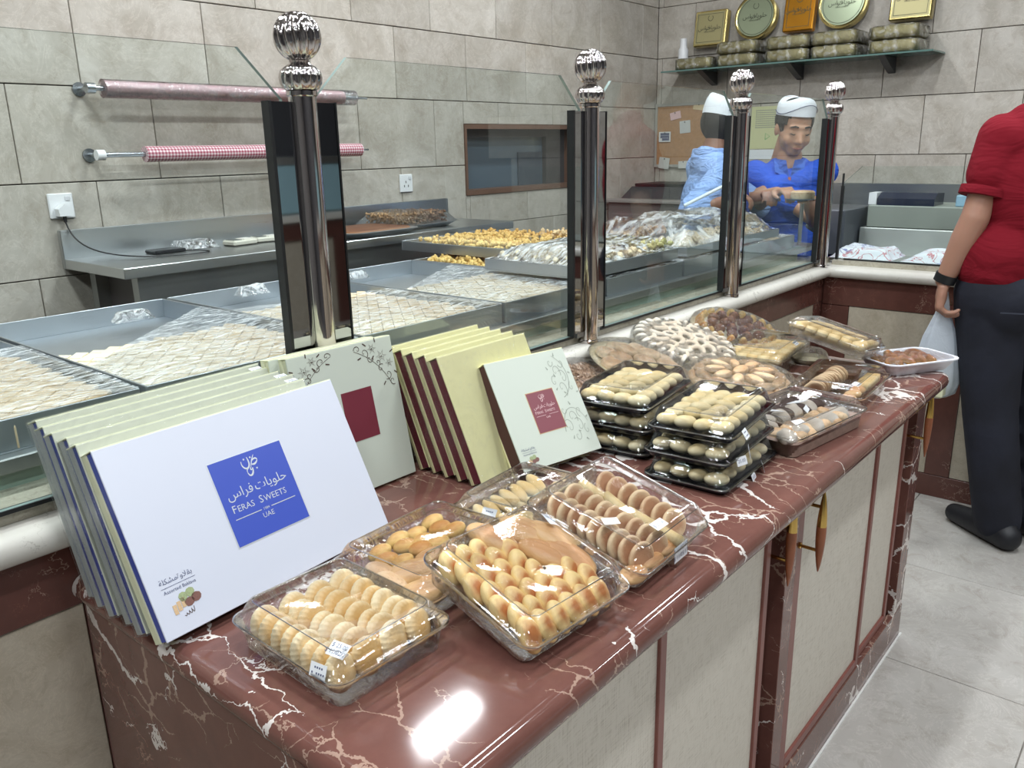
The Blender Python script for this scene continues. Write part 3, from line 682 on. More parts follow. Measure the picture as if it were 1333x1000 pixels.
def ell_mesh(name, r, mat, nu=18, nv=12): return MB().ell((0, 0, 0), r, nu, nv).mesh(name, mat, 'all')
def disc_mesh(name, r, t, mat, scal=0, n=48, dome=.25):
    pr = []
    for k in range(0, 9):
        a = -pi / 2 + pi * k / 8; pr.append((r - t * .5 * (1 - math.cos(a)) + 0, t * .5 * math.sin(a), .07 if scal else 0))
    pr = [(r * .55, -t * .5, 0)] + pr + [(r * .55, t * .5 * (1 + dome * .5), 0), (r * .02, t * .5 * (1 + dome), 0)]
    return MB().lathe(pr, n, flute=scal).mesh(name, mat, 'all')
SHELL = disc_mesh('ridged_biscuit', .0245, .0170, M_SC, 22, 66); DISC = disc_mesh('round_biscuit', .0225, .0075, M_DS, 0, 24, .05); BREAD = disc_mesh('flat_biscuit', .034, .019, M_FB, 0, 22, .6)
FINGER = ell_mesh('oval_biscuit', (.0155, .0088, .0225), M_FG); FINGER = deform(FINGER, lambda c: Vector((c.x, c.y * (1 + .2 * (c.z > 0)), c.z)))
def ridged(c):
    g = .0022 * sum(math.exp(-((c.x - x) / .0025) ** 2) for x in (-.011, 0, .011)) if c.z > 0 else 0
    return Vector((c.x, c.y, c.z - g * max(0, 1 - (c.y / .042) ** 2) * 1.2))
BUN = deform(MB().ell((0, 0, 0), (.026, .044, .017), 36, 20).mesh('ridged_bun', M_MD, 'all'), ridged)
def creased(c): return Vector((c.x, c.y, c.z - (.0028 * math.exp(-(c.y / .0018) ** 2) * max(0, 1 - (c.x / .02) ** 2) if c.z > 0 else 0)))
POVAL = deform(MB().ell((0, 0, 0), (.0195, .0125, .0105), 24, 14).mesh('pale_oval_biscuit', M_PO, 'all'), creased)
POVAL_F = ell_mesh('pale_oval_biscuit', (.027, .012, .010), M_RL); LONG = ell_mesh('long_biscuit', (.034, .0155, .0125), M_FB); LITTLE = ell_mesh('small_oval_biscuit', (.0185, .0125, .011), baked('honey_oval', (240, 208, 136), (200, 140, 74), .4, 1.3, 14))
def torus_mesh(name, Rr, r, mat, nu=20, nv=10):
    rings = [[((Rr + r * math.cos(2 * pi * j / nv)) * math.cos(2 * pi * i / nu), (Rr + r * math.cos(2 * pi * j / nv)) * math.sin(2 * pi * i / nu), r * math.sin(2 * pi * j / nv)) for j in range(nv)] for i in range(nu)]
    rings.append(rings[0]); return MB().loft(rings, 0, False, False).mesh(name, mat, 'all')
RING = torus_mesh('ring_biscuit', .0145, .0068, M_PW)
def capsule(name, r, L, mat, n=12, ax='x'):
    pts = []; rad = []
    for k in range(5): a = pi / 2 * k / 4; pts.append((-L / 2 + r * (1 - math.sin(a)) * .8, 0, 0)); rad.append(max(r * math.sin(a), .0004))
    pts2 = [(-p[0], 0, 0) for p in pts[::-1]]; return MB().tube(pts + pts2, rad + rad[::-1], n).mesh(name, mat, 'all')
ROLL = capsule('rolled_biscuit', .0092, .05, M_RL); LITROLL = capsule('small_rolled_biscuit', .0095, .027, M_RL)
CRES = MB().tube([(.022 * math.cos(a), .022 * math.sin(a), 0) for a in [pi * k / 10 for k in range(11)]], [.003, .006, .0085, .010, .011, .0115, .011, .010, .0085, .006, .003], 10).mesh('syrup_pastry', M_SYR, 'all')
def put(me, T, x, y, z, e=(0, 0, 0), label='', group='', s=1., name=None, jit=.0):
    e = tuple(a + random.uniform(-jit, jit) for a in e)
    o = bpy.data.objects.new(name or me.name, me); COL.objects.link(o)
    o.matrix_world = T @ Matrix.Translation((x, y, z)) @ Euler(e).to_matrix().to_4x4() @ Matrix.Scale(s * random.uniform(.96, 1.04), 4)
    return tag(o, label, 'biscuit', group)

# ------------------------------------------------------------------ clamshell trays
def rrect(w_, d, r, z, n=5):
    P = []
    for (cx, cy, a0) in ((w_ / 2 - r, d / 2 - r, 0), (-w_ / 2 + r, d / 2 - r, pi / 2), (-w_ / 2 + r, -d / 2 + r, pi), (w_ / 2 - r, -d / 2 + r, 1.5 * pi)):
        for k in range(n + 1): a = a0 + pi / 2 * k / n; P.append((cx + r * math.cos(a), cy + r * math.sin(a), z))
    return P
PEDGE = clear('plastic_edge', (.97, .98, .99, 1), .28, 1.2, .12)
BLKT = flat('black_plastic', (26, 30, 36), .22)
def clam(label, T, w_, d, hb=.032, hl=.03, group='clear plastic biscuit packs', base='clear', name='biscuit_pack'):
    o = thing(name, label, 'food pack', T, group); i = .012
    if base == 'clear':
        q = MB(); q.loft([rrect(w_ - 2 * i, d - 2 * i, .014, 0), rrect(w_ - 1.5 * i, d - 1.5 * i, .016, hb * .5), rrect(w_ - i, d - i, .018, hb - .003), rrect(w_, d, .02, hb - .002), rrect(w_, d, .02, hb + .001)], 0, True, False)
        q.obj('tray_base', CLAM_W, o, 'all')
    else:
        q = MB(); q.loft([rrect(w_ - .02, d - .02, .012, 0), rrect(w_ - .012, d - .012, .013, hb - .002), rrect(w_, d, .016, hb), rrect(w_, d, .016, hb + .002), rrect(w_ - .012, d - .012, .013, hb + .002), rrect(w_ - .02, d - .02, .01, .003)], 0, True, True)
        q.obj('tray_base', BLKT, o, True)
    z = hb + .0015 if base == 'clear' else hb + .0025; q = MB()
    rg = [rrect(w_, d, .02, z), rrect(w_ + .002, d + .002, .021, z + .0025), rrect(w_ - .006, d - .006, .018, z + .004), rrect(w_ - .012, d - .012, .017, z + .005), rrect(w_ - .028, d - .028, .016, z + hl - .004), rrect(w_ - .034, d - .034, .015, z + hl), rrect(w_ - .046, d - .046, .013, z + hl), rrect(w_ - .050, d - .050, .012, z + hl - .0022)]
    q.loft(rg, 0, False, True); q.obj('tray_lid', CLAM, o, 'all')
    q = MB(); e = rrect(w_ + .001, d + .001, .021, z + .001, 6); q.tube(e + [e[0]], .0011, 6); q.obj('rim_edge', PEDGE, o, True)
    q = MB(); e = rrect(w_ - .040, d - .040, .014, z + hl + .0003, 6); q.tube(e + [e[0]], .0007, 5); q.obj('lid_ridge', PEDGE, o, True); return o
def tilt_T(x, y, yaw_, lift=0., w_=.2, d=.2, ax='x', z=TOPZ):
    """rest the front edge on the surface and lift the back edge by a tilt"""
    return Matrix.Translation((x, y, z)) @ Euler((0, 0, R(yaw_))).to_matrix().to_4x4() @ Matrix.Translation((0, -d / 2, 0)) @ Euler((R(lift), 0, 0)).to_matrix().to_4x4() @ Matrix.Translation((0, d / 2, .0004))
def tagsticker(parent, T, w_=.022, h=.013, txt=None): s = sticker(parent, 0, 0, w_, h, mw=T, txt=txt); return s
FL = lambda x, y, z, rz=0, tilt=0: Matrix.Translation((x, y, z)) @ Euler((-pi / 2 + tilt, 0, rz), 'XYZ').to_matrix().to_4x4()
# A
T = TR(.548, .756, TOPZ, R(-1)); A = clam('clear pack of pale ridged round biscuits at the near end of the counter', T, .182, .222, .036, .026)
for r_i in range(4):
    for k in range(8):
        put(SHELL, T, -.060 + r_i * .040, -.076 + k * .0212, .0285 + .0025 * (k % 2), (R(74), 0, R(14)), 'pale ridged round biscuit standing in the near end pack', 'ridged biscuits in the near end pack', 1., jit=.12)
tagsticker(A, FL(-.064, -.082, .062, R(-80), .5), .026, .018, ['$ 25.00', '$ 11/02/17']); tagsticker(A, FL(-.088, -.075, .045, R(-80), 1.2), .024, .016)
# D (behind A)
T = TR(.752, .800, TOPZ, R(2)); D = clam('clear pack of mixed golden biscuits and buns behind the near end pack', T, .232, .196, .032, .026)
for k in range(3): put(BUN, T, -.078 + .05 * k, -.055 + .004 * k, .020, (0, 0, R(70)), 'browned ridged bun in pack behind the near end pack', 'buns in the pack behind the near end pack', .95, jit=.1)
for k in range(2): put(BUN, T, -.05 + .06 * k, -.008, .022, (0, 0, R(60)), 'browned ridged bun in pack behind the near end pack', 'buns in the pack behind the near end pack', .95, jit=.1)
for i in range(4):
    for j in range(3): put(LITTLE, T, -.035 + i * .038 - .008 * (j % 2), .028 + j * .024, .022 + .006 * (i % 2), (0, R(-12), R(-30)), 'small honey coloured oval biscuit beside the ridged buns', 'honey ovals in the pack behind the near end pack', 1., jit=.2)
for k in range(2): put(LONG, T, -.085 + .01 * k, .0 + .028 * k, .02, (0, 0, R(75)), 'long pale biscuit at the left side of mixed pack', 'long biscuits in the mixed pack', 1.1, jit=.1)
tagsticker(D, FL(-.02, -.088, .05, R(5), 1.0), .022, .012); tagsticker(D, FL(.02, -.094, .035, R(5), 1.1), .024, .014)
# B
T = tilt_T(.752, .633, -4, 15.5, .2, .2); Bt = clam('clear pack of golden oval biscuits and ridged buns, tilted up on another pack', T, .206, .204, .034, .026)
for j in range(7):
    for i in range(6):
        if i > 3 and j > 2: continue
        put(FINGER, T, -.076 + i * .0268 + .008 * (j % 2), -.078 + j * .0240, .030, (R(-52), 0, R(8)), 'golden oval biscuit lying in the tilted middle pack', 'golden ovals in the tilted middle pack', 1.04, jit=.14)
for k, (x, y) in enumerate(((.010, .076), (.058, .060), (.050, .012), (.080, .030), (.074, -.01))): put(BUN, T, x, y, .033 + .004 * (k % 2), (R(10), R(6), R(22)), 'large browned bun with grooves in the tilted middle pack', 'grooved buns in the tilted middle pack', .92, jit=.12)
tagsticker(Bt, FL(.085, .045, .058, R(75), .35), .024, .013, ['25.00'])
# F (behind C)
T = TR(.985, .822, TOPZ, R(4)); F = clam('clear pack of pale finger biscuits in front of small scrollwork box', T, .212, .150, .030, .024)
for i in range(7):
    for j in range(2): put(POVAL_F, T, -.078 + i * .026, -.03 + j * .055, .020 + .002 * j, (0, R(-18), R(78)), 'pale finger biscuit in pack before the scrollwork box', 'pale finger biscuits before the scrollwork box', .95, jit=.15)
tagsticker(F, FL(-.098, -.005, .040, R(-85), .9), .026, .018)
# C
T = tilt_T(.975, .636, 2, 15.5, .2, .2); Ct = clam('clear pack of round tan biscuits and rolls tilted beside golden pack', T, .212, .214, .034, .028)
for i, x in enumerate((-.062, -.018)):
    for k in range(9): put(DISC, T, x, -.078 + k * .0185, .031, (R(66), 0, R(-12)), 'round tan biscuit standing in the right tilted pack', 'tan rounds in the right tilted pack', 1.05, jit=.1)
for k in range(4): put(ROLL, T, .022, -.074 + k * .046, .032, (0, 0, R(84)), 'pale cream roll lying in the right tilted pack', 'cream rolls in the right tilted pack', 1.0, jit=.08)
for k in range(7): put(DISC, T, .060, -.066 + k * .021, .030, (R(62), 0, R(-20)), 'round tan biscuit standing in the right tilted pack', 'tan rounds in the right tilted pack', 1.05, jit=.12)
for k in range(3): put(BUN, T, -.09 + k * .05, -.085, .02, (0, 0, R(80)), 'brown bun at the near edge of right tilted pack', 'buns in the right tilted pack', .6)
tagsticker(Ct, FL(-.068, -.020, .063, R(-30), .05), .026, .014, ['25.00']); tagsticker(Ct, FL(-.014, -.070, .064, R(-2), .05), .030, .016, ['$ 25.00']); tagsticker(Ct, FL(.01, -.106, .026, R(0), 1.25), .040, .024, ['$ 11/02/17', '$ 11/05/17'])
# stacks with black bases
def stack(cx, cy, yaw_, n, label, where, shifts, full=True, w_=.252, d=.168):
    for k in range(n):
        dx, dy, dr = shifts[k]; T = TR(cx + dx, cy + dy, TOPZ + k * .0450 + .0004 * k, R(yaw_ + dr))
        o = clam('%s %s' % (['lowest', 'middle', 'topmost'][k], label), T, w_, d, .009, .033, 'black based packs in two stacks', 'black')
        for i in range(6):
            for j in range(4):
                if k < n - 1 and 0 < i < 5 and 0 < j < 3: continue
                put(POVAL, T, -.094 + i * .0375, -.052 + j * .0350, .0200 + (.005 if k == n - 1 and 0 < i < 5 and 0 < j < 3 else 0), (R(-8), R(10), R(-38 + 12 * ((i + j) % 2))), 'pale creased oval biscuit in %s %s' % (['lowest', 'middle', 'topmost'][k], where), 'pale ovals, %s %s' % (['lowest', 'middle', 'topmost'][k], where), 1.2, jit=.15)
        yield o, T
ss = list(stack(1.375, .668, 3, 3, 'black based pack in the stack at the counter edge', 'pack at the edge', [(-.005, -.002, -1), (0, .006, 1), (.010, .008, 3)]))
tagsticker(ss[0][0], FL(-.01, -.0875, .004, R(10), 1.2), .026, .015, ['25.00']); tagsticker(ss[0][0], FL(.03, -.088, .012, R(30), 1.3), .022, .018)
tagsticker(ss[1][0], FL(-.07, -.0885, .006, R(-20), 1.2), .026, .016, ['25.00']); tagsticker(ss[1][0], FL(-.035, -.089, .012, R(20), 1.35), .016, .026); tagsticker(ss[2][0], FL(-.075, -.0885, .010, R(5), 1.0), .024, .018)
list(stack(1.435, .880, 6, 3, 'black based pack in the stack behind, beside the brown nuts', 'pack of stack behind', [(-.004, -.004, 0), (.004, 0, 1), (0, .004, 2)]))
# chocolate and crumb pack
T = TR(1.652, .622, TOPZ, R(-8)); o = clam('clear pack of dark and white crumbled sweets near the counter edge', T, .300, .188, .040, .022)
M_CH = baked('dark_crumble', (84, 64, 56), (58, 44, 40), .2, 1, 30, 'Z', .6, .8, (120, 96, 80)); M_WH = baked('white_crumble', (226, 222, 212), (196, 186, 172), .1, 1.2, 30, 'Z', .8, .8)
def lump(name, r, mat, seed, amp=.35, fq=60):
    me = MB().ell((0, 0, 0), r, 16, 10).mesh(name, mat, 'all'); return deform(me, lambda c: c * (1 + amp * noise.noise(c * fq + Vector((seed, seed * 2, 0)))))
for i, (mm, nm) in enumerate(((M_CH, 'dark'), (M_WH, 'white'), (M_FB, 'tan'))):
    me = lump('crumbled_sweet', (.024, .017, .013), mm, i * 3.1)
    for k in range(10):
        c = [(-.11 + (k % 5) * .055, .05 - (k // 5) * .03), (-.12 + (k % 5) * .052, .02 - (k // 5) * .075), (-.10 + (k % 5) * .046, -.03 - (k // 5) * .03)][i]
        put(me, T, c[0], c[1], .036 if i != 2 else .03, (0, 0, random.uniform(0, 3)), '%s crumbled sweet in the pack near the counter edge' % nm, '%s crumbled sweets in the edge pack' % nm, 1.1, jit=.3)
q = MB(); q.prism([(-.03, 0), (0, -.004), (.032, .004), (0, .009)], 0, .0012, 'z')
for k, (x, y, a) in enumerate(((.02, -.02, .5), (-.04, .035, 2), (.05, .02, -.4))): put(q.mesh('coconut_flake', WHITEP), T, x, y, .052, (0, 0, a), 'white flake on top of the crumbled sweets', 'white flakes in the edge pack', 1.)
tagsticker(o, FL(-.10, -.066, .064, R(-15), .25), .026, .014, ['25.00']); o2 = o
q = MB(); q.loft([rrect(.276, .166, .014, .002), rrect(.282, .172, .016, .028)], 0, True, True); q.obj('brown_liner', flat('liner', (150, 128, 116), .6, var=.2, scale=80), o)
# mixed clear pack R
T = TR(1.975, .637, TOPZ, R(3)); o = clam('clear pack of mixed biscuits beside the crumbled sweets pack', T, .258, .176, .036, .024)
for i in range(7): put(DISC, T, -.085 + i * .016, .035, .03, (0, R(70), R(20)), 'round tan biscuit in pack beside the crumbled sweets', 'tan rounds beside the crumbled sweets', 1.1, jit=.1)
for i in range(6): put(DISC, T, .02 + i * .016, .030, .03, (0, R(70), R(-10)), 'round tan biscuit in pack beside the crumbled sweets', 'tan rounds beside the crumbled sweets', 1.1, jit=.1)
for i in range(8): put(LITROLL, T, .01 + i * .014, -.05, .030, (0, R(8), R(82)), 'small pale roll in pack beside the crumbled sweets', 'pale rolls beside the crumbled sweets', 1.1, jit=.1)
for i in range(3): put(BUN, T, -.09 + i * .04, -.045, .024, (0, 0, R(80)), 'tan bun in pack beside the crumbled sweets', 'tan buns beside the crumbled sweets', .62, jit=.1)
tagsticker(o, FL(-.085, -.060, .060, R(0), .2), .03, .016)
# tilted pale roll pack T
T = Matrix.Translation((2.170, .725, .880)) @ Euler((R(15), R(10), R(8)), 'XYZ').to_matrix().to_4x4(); o = clam('tilted clear pack packed with rows of small pale rolls', T, .300, .212, .026, .020)
for i in range(12):
    for j in range(6): put(LITROLL, T, -.120 + i * .0218, -.074 + j * .0298, .026 + (.004 if 0 < i < 11 and 0 < j < 5 else 0), (0, 0, R(90)), 'small pale roll in the tilted pack', 'pale rolls in the tilted pack', .96, jit=.06)
tagsticker(o, FL(.10, -.1, .026, R(0), 1.3), .026, .020)
# second pale pack
T = TR(2.175, .915, TOPZ + .001, R(6)); o = clam('clear pack of pale squared rolls behind the tilted pack', T, .265, .180, .040, .026)
for i in range(9):
    for j in range(5): put(LITROLL, T, -.104 + i * .026, -.062 + j * .031, .034, (0, R(0), R(90)), 'pale squared roll in the pack behind the tilted one', 'pale rolls behind the tilted pack', 1.18, jit=.06)
tagsticker(o, FL(.02, -.078, .060, R(0), .6), .030, .014)
q = MB(); q.loft([rrect(.12, .10, .01, .0), rrect(.14, .12, .014, .03)], 0, True, True)
o = q.obj('date_cake', M_DK, None, True, TR(2.13, .70, TOPZ, R(8))); tag(o, 'dark brown date cake under the tilted pack', 'cake')
# foam tray
T = TR(2.335, .580, TOPZ + .0005, R(-32)); FOAM = flat('white_foam', (226, 228, 236), .55)
o = thing('foam_tray', 'white foam tray of syrupy pastries at the far end of counter', 'tray', T)
q = MB(); wo, do = .235, .150
q.loft([rrect(wo - .05, do - .05, .02, 0), rrect(wo - .012, do - .012, .03, .030), rrect(wo, do, .034, .031), rrect(wo, do, .034, .034), rrect(wo - .014, do - .014, .03, .034), rrect(wo - .054, do - .054, .02, .005)], 0, True, True); q.obj('tray', FOAM, o, True)
q = MB(); q.loft([rrect(wo - .02, do - .02, .03, .0365), rrect(wo - .09, do - .07, .03, .047)], 0, False, True); q.obj('cling_film', FILM_S, o, True)
for i in range(5):
    for j in range(3): put(CRES, T, -.068 + i * .034, -.03 + j * .024, .022 + .003 * (i % 2), (R(30), 0, random.uniform(-1, 1)), 'glossy brown pastry in the white foam tray', 'pastries in the foam tray', .95, jit=.25)

# ------------------------------------------------------------------ round platters under film
def platter(label, x, y, z, rad, tiltx, tilty, h=.035, rz=0., col=None, name='platter'):
    T = Matrix.Translation((x, y, z)) @ Euler((R(tiltx), R(tilty), rz)).to_matrix().to_4x4(); o = thing(name, label, 'platter', T, 'round platters of biscuits')
    MB().lathe([(rad * .8, 0), (rad * .97, .008), (rad, .012), (rad * .985, .013), (rad * .8, .003)], 40).obj('plate', col or flat('platter_gold', (226, 216, 184), .4) if 'platter_gold' not in bpy.data.materials else bpy.data.materials['platter_gold'], o, True)
    rings = []; n = 56
    for a, zz in ((1.005, .004), (1.02, .013), (.985, .6 * h + .004), (.90, h), (.72, h + .006), (.4, h + .008), (.05, h + .009)):
        rings.append([(rad * a * math.cos(t) * (1 + .008 * math.sin(9 * t)), rad * a * math.sin(t) * (1 + .008 * math.sin(9 * t)), zz + .0018 * noise.noise(Vector((math.cos(t) * 9 * a, math.sin(t) * 9 * a, z * 50)))) for t in (2 * pi * k / n for k in range(n))])
    MB().loft(rings, 0, False, True).obj('film_wrap', FILM_S, o, True); return o, T
# P3 ring biscuits
o, T = platter('round platter of white sugared ring biscuits under film', 1.99, 1.075, .850, .150, 16, -2, .034)
gl = 'sugared ring biscuits on the white platter'; lb = 'white sugared ring biscuit on the white platter'
for k in range(26): a = 2 * pi * k / 26; put(RING, T, .124 * math.cos(a), .124 * math.sin(a), .021, (R(82), 0, a), lb, gl, .95, jit=.1)
for rr_, n, zz in ((.108, 17, .030), (.078, 13, .034), (.045, 7, .037), (.0, 1, .038)):
    for k in range(n): a = 2 * pi * k / n + rr_ * 9; put(RING, T, rr_ * math.cos(a), rr_ * math.sin(a), zz, (R(8), R(8), a), lb, gl, 1.15, jit=.25)
tagsticker(o, FL(-.055, -.125, .030, R(-18), .6), .038, .026)
# P2 flat breads
o, T = platter('round platter of broad toasted biscuits beside the second post', 1.745, 1.055, .850, .142, 18, 4, .032)
for k in range(9): a = 2 * pi * k / 9; put(BREAD, T, .094 * math.cos(a), .094 * math.sin(a), .014, (R(6) * math.sin(a), 0, a), 'broad toasted biscuit beside the second post', 'broad biscuits beside the second post', 1.0, jit=.12)
for k in range(6): a = 2 * pi * k / 6 + .4; put(BREAD, T, .066 * math.cos(a), .066 * math.sin(a), .0235, (0, 0, a), 'broad toasted biscuit beside the second post', 'broad biscuits beside the second post', .95, jit=.12)
put(BREAD, T, 0, 0, .026, (0, 0, 0), 'broad toasted biscuit beside the second post', 'broad biscuits beside the second post', .9)
tagsticker(o, FL(-.02, -.118, .030, R(10), .3), .020, .012); tagsticker(o, FL(.045, -.11, .032, R(0), .2), .030, .010); tagsticker(o, FL(-.10, -.09, .026, R(-50), 1.0), .022, .03)
# P5 long biscuits
o, T = platter('round platter of long toasted biscuits in front of the ring biscuits', 1.850, .842, TOPZ + .014, .146, 6, 0, .042)
lb, gl = 'long toasted biscuit on the front platter', 'long biscuits on the front platter'
for k in range(12): a = 2 * pi * k / 12; put(LONG, T, .110 * math.cos(a), .110 * math.sin(a), .021, (0, 0, a + pi / 2), lb, gl, 1.0, jit=.08)
for k in range(11): a = 2 * pi * k / 11 + .2; put(LONG, T, .098 * math.cos(a), .098 * math.sin(a), .036, (0, 0, a + pi / 2), lb, gl, .95, jit=.08)
for k in range(9): a = 2 * pi * k / 9; put(LONG, T, .058 * math.cos(a), .058 * math.sin(a), .042, (0, 0, a), lb, gl, .95, jit=.1)
put(LONG, T, 0, 0, .046, (0, 0, 0), lb, gl)
tagsticker(o, FL(.125, -.04, .03, R(60), .6), .04, .016)
# P4 far platter
o, T = platter('farthest round platter of brown moulded biscuits by the ledge', 2.275, 1.055, .846, .138, 15, -3, .034)
lb, gl = 'brown moulded biscuit on the farthest platter', 'moulded biscuits on the farthest platter'
for k in range(20): a = 2 * pi * k / 20; put(LITTLE, T, .112 * math.cos(a), .112 * math.sin(a), .020, (0, R(70), a), lb, gl, 1.0, jit=.1)
DOMEB = ell_mesh('domed_biscuit', (.017, .017, .016), M_DK)
for k in range(11): a = 2 * pi * k / 11; put(DOMEB, T, .075 * math.cos(a), .075 * math.sin(a), .026, (0, 0, a), lb.replace('brown', 'dark brown'), 'dark domed biscuits on the farthest platter', 1.0)
for k in range(6): a = 2 * pi * k / 6; put(DOMEB, T, .036 * math.cos(a), .036 * math.sin(a), .027, (0, 0, a), lb.replace('brown', 'dark brown'), 'dark domed biscuits on the farthest platter', 1.0)
tagsticker(o, FL(.125, -.03, .02, R(70), .8), .03, .02)
# nut brittle platters: small chips nobody could count
def chips(name, label, x, y, z, rad, tx, n=900):
    o, T = platter(label, x, y, z, rad, tx, 0, .036); q = MB()
    for k in range(n):
        rr_ = rad * .92 * math.sqrt(random.random()); a = random.uniform(0, 2 * pi); zz = .010 + .024 * (1 - (rr_ / rad) ** 2.5) * random.random() ** .4
        q.M = Matrix.Translation((rr_ * math.cos(a), rr_ * math.sin(a), zz)) @ Euler((random.uniform(-1.2, 1.2), random.uniform(-1.2, 1.2), random.uniform(0, 6))).to_matrix().to_4x4(); s = random.uniform(.5, 1.3)
        q.box(-.007 * s, -.004 * s, -.0018, .007 * s, .004 * s, .0018)
    q.M = Matrix(); c = q.obj('nut_chips', baked('nut_chip', (226, 196, 164), (176, 128, 98), .0, 1.0, 200, 'X', .6, .3), o); c['kind'] = 'stuff'
    return o
o = chips('nuts', 'round platter heaped with brown nut chips beside the small scrollwork box', 1.560, 1.10, .832, .140, 13)
chips('nuts', 'low platter of brown nut chips behind the stack at the edge', 1.612, .800, TOPZ + .0005, .112, 0, 600)
o, T = platter('small platter of reddish brown sweets behind the pale rolls', 2.26, .80 + .02, TOPZ, .05, 0, 0, .03)
bpy.data.objects.remove(o.children[0]) if False else None

# ------------------------------------------------------------------ serving table with big steel trays behind the glass
def serving_table():
    t = thing('serving_table', 'long steel serving table behind the glass panes', 'table', TR(0, 0, 0))
    q = MB(); q.box(-.75, 1.31, .948, 3.60, 2.18, .972, 0, .002); q.obj('table_top', STEEL_D, t)
    q = MB(); q.box(-.75, 1.325, .905, 3.42, 1.34, .947); q.obj('apron', flat('pale_fascia', (150, 168, 156), .3), t)
    for (x, y) in ((-.6, 1.36), (1.2, 1.36), (3.3, 1.36), (-.6, 2.12), (1.2, 2.12), (3.3, 2.12)): q = MB(); q.box(x, y, 0, x + .04, y + .04, .947); q.obj('leg', STEEL_D, t)
    q = MB(); q.box(-.75, 1.34, .30, 3.42, 2.14, .32); q.obj('shelf', STEEL_D, t)
serving_table()
M_BAK = baked('baklava_sheet', (248, 236, 210), (236, 210, 168), .0, 1.2, 60, 'X', .5, .5); M_CHK = baked('yellow_chunks', (240, 208, 130), (214, 164, 84), 0, 1.2, 60, 'X', .6, .4)
def steel_tray(label, x0, x1, y0, y1, z=.9725, hh=.052, group='steel pastry trays', mat=None):
    t = thing('pastry_tray', label, 'tray', TR(x0, y0, z), group); w_, d = x1 - x0, y1 - y0; e = .004
    q = MB(); q.box(0, 0, 0, w_, d, .003); q.obj('tray_floor', mat or TRAYM, t)
    for (a, c, g, h_) in ((0, 0, w_, e), (0, d - e, w_, d), (0, e, e, d - e), (w_ - e, e, w_, d - e)):
        q = MB(); q.box(a, c, .003, g, h_, hh, 0, .001); q.obj('tray_wall', mat or TRAYM, t)
    return t
def diamonds(parent, x0, x1, y0, y1, z, h, s=.036, mat=M_BAK):
    q = MB(); d = s * .62; i = 0; y = y0 + d * .5
    while y < y1 - d * .5:
        x = x0 + s * .5 + (s * .5 if i % 2 else 0)
        while x < x1 - s * .5:
            g = .0004; hz = h + random.uniform(-.002, .002); b0 = [(x - s / 2 + g, y), (x, y - d + g), (x + s / 2 - g, y), (x, y + d - g)]
            top = [(x + (px - x) * .93, y + (py - y) * .93, z + hz) for px, py in b0]
            q.loft([[(px, py, z) for px, py in b0], [(px, py, z + hz - .004) for px, py in b0], top], 0, False, True); x += s
        y += d; i += 1
    o = q.obj('baklava_pieces', mat, parent); o['kind'] = 'stuff'; return o
def heap(parent, x0, x1, y0, y1, z, n, mat, s=.012, hz=.03, name='sweet_pieces'):
    q = MB()
    for k in range(n):
        x, y = random.uniform(x0, x1), random.uniform(y0, y1); q.M = Matrix.Translation((x, y, z + random.random() ** .7 * hz)) @ Euler([random.uniform(0, 6) for _ in range(3)]).to_matrix().to_4x4(); r = s * random.uniform(.6, 1.2)
        q.ell((0, 0, 0), (r, r * .7, r * .55), 6, 4)
    q.M = Matrix(); o = q.obj(name, mat, parent); o['kind'] = 'stuff'; return o
def sheet(parent, pts, mat, nx=36, ny=24, amp=.004, fq=14, name='cling_film', seed=0.):
    """pts: 4 corners (x,y,z) local, wrinkled sheet"""
    A_, B_, C_, D_ = [Vector(p) for p in pts]; v = []; f = []
    for j in range(ny + 1):
        for i in range(nx + 1):
            u, w_ = i / nx, j / ny; p = (A_ * (1 - u) + B_ * u) * (1 - w_) + (D_ * (1 - u) + C_ * u) * w_
            k = noise.noise(Vector((p.x * fq, p.y * fq * .35, seed))) + .5 * noise.noise(Vector((p.x * fq * 3, p.y * fq, seed + 4)))
            v.append((p.x, p.y, p.z + amp * k))
    for j in range(ny):
        for i in range(nx): a = j * (nx + 1) + i; f.append((a, a + 1, a + nx + 2, a + nx + 1))
    q = MB(); q.add(v, f); return q.obj(name, mat, parent, 'all')
YF, YBk = 1.335, 2.155; hh = .052
# T0 far left, T1, T2, T3
t = steel_tray('steel tray of toasted baklava at the left edge, under cling film', -.30, .605, YF, YBk); diamonds(t, .01, .895, .01, .52, .004, .036, .04); sheet(t, [(0, .0, hh + .002), (.905, 0, hh + .002), (.905, .5, hh + .003), (0, .56, hh + .003)], FILM)
t = steel_tray('steel tray half filled with pale baklava behind the white box', .617, 1.075, YF, YBk); diamonds(t, .01, .448, .012, .42, .004, .034, .034); sheet(t, [(0, 0, hh + .002), (.458, 0, hh + .002), (.458, .62, hh + .002), (0, .26, hh - .01)], FILM, seed=2)
t = steel_tray('steel tray of pale pastry and empty back behind nearest post', 1.087, 1.535, YF, YBk); diamonds(t, .01, .438, .012, .52, .004, .034, .034); sheet(t, [(0, 0, hh + .002), (.448, 0, hh + .002), (.448, .42, hh), (0, .56, hh - .01)], FILM, seed=3)
t = steel_tray('steel tray with empty shiny back, behind the maroon boxes', 1.547, 1.995, YF, YBk); diamonds(t, .01, .438, .012, .44, .004, .034, .034); sheet(t, [(0, 0, hh + .002), (.448, 0, hh + .002), (.448, .62, hh), (0, .38, hh - .006)], FILM, seed=4)
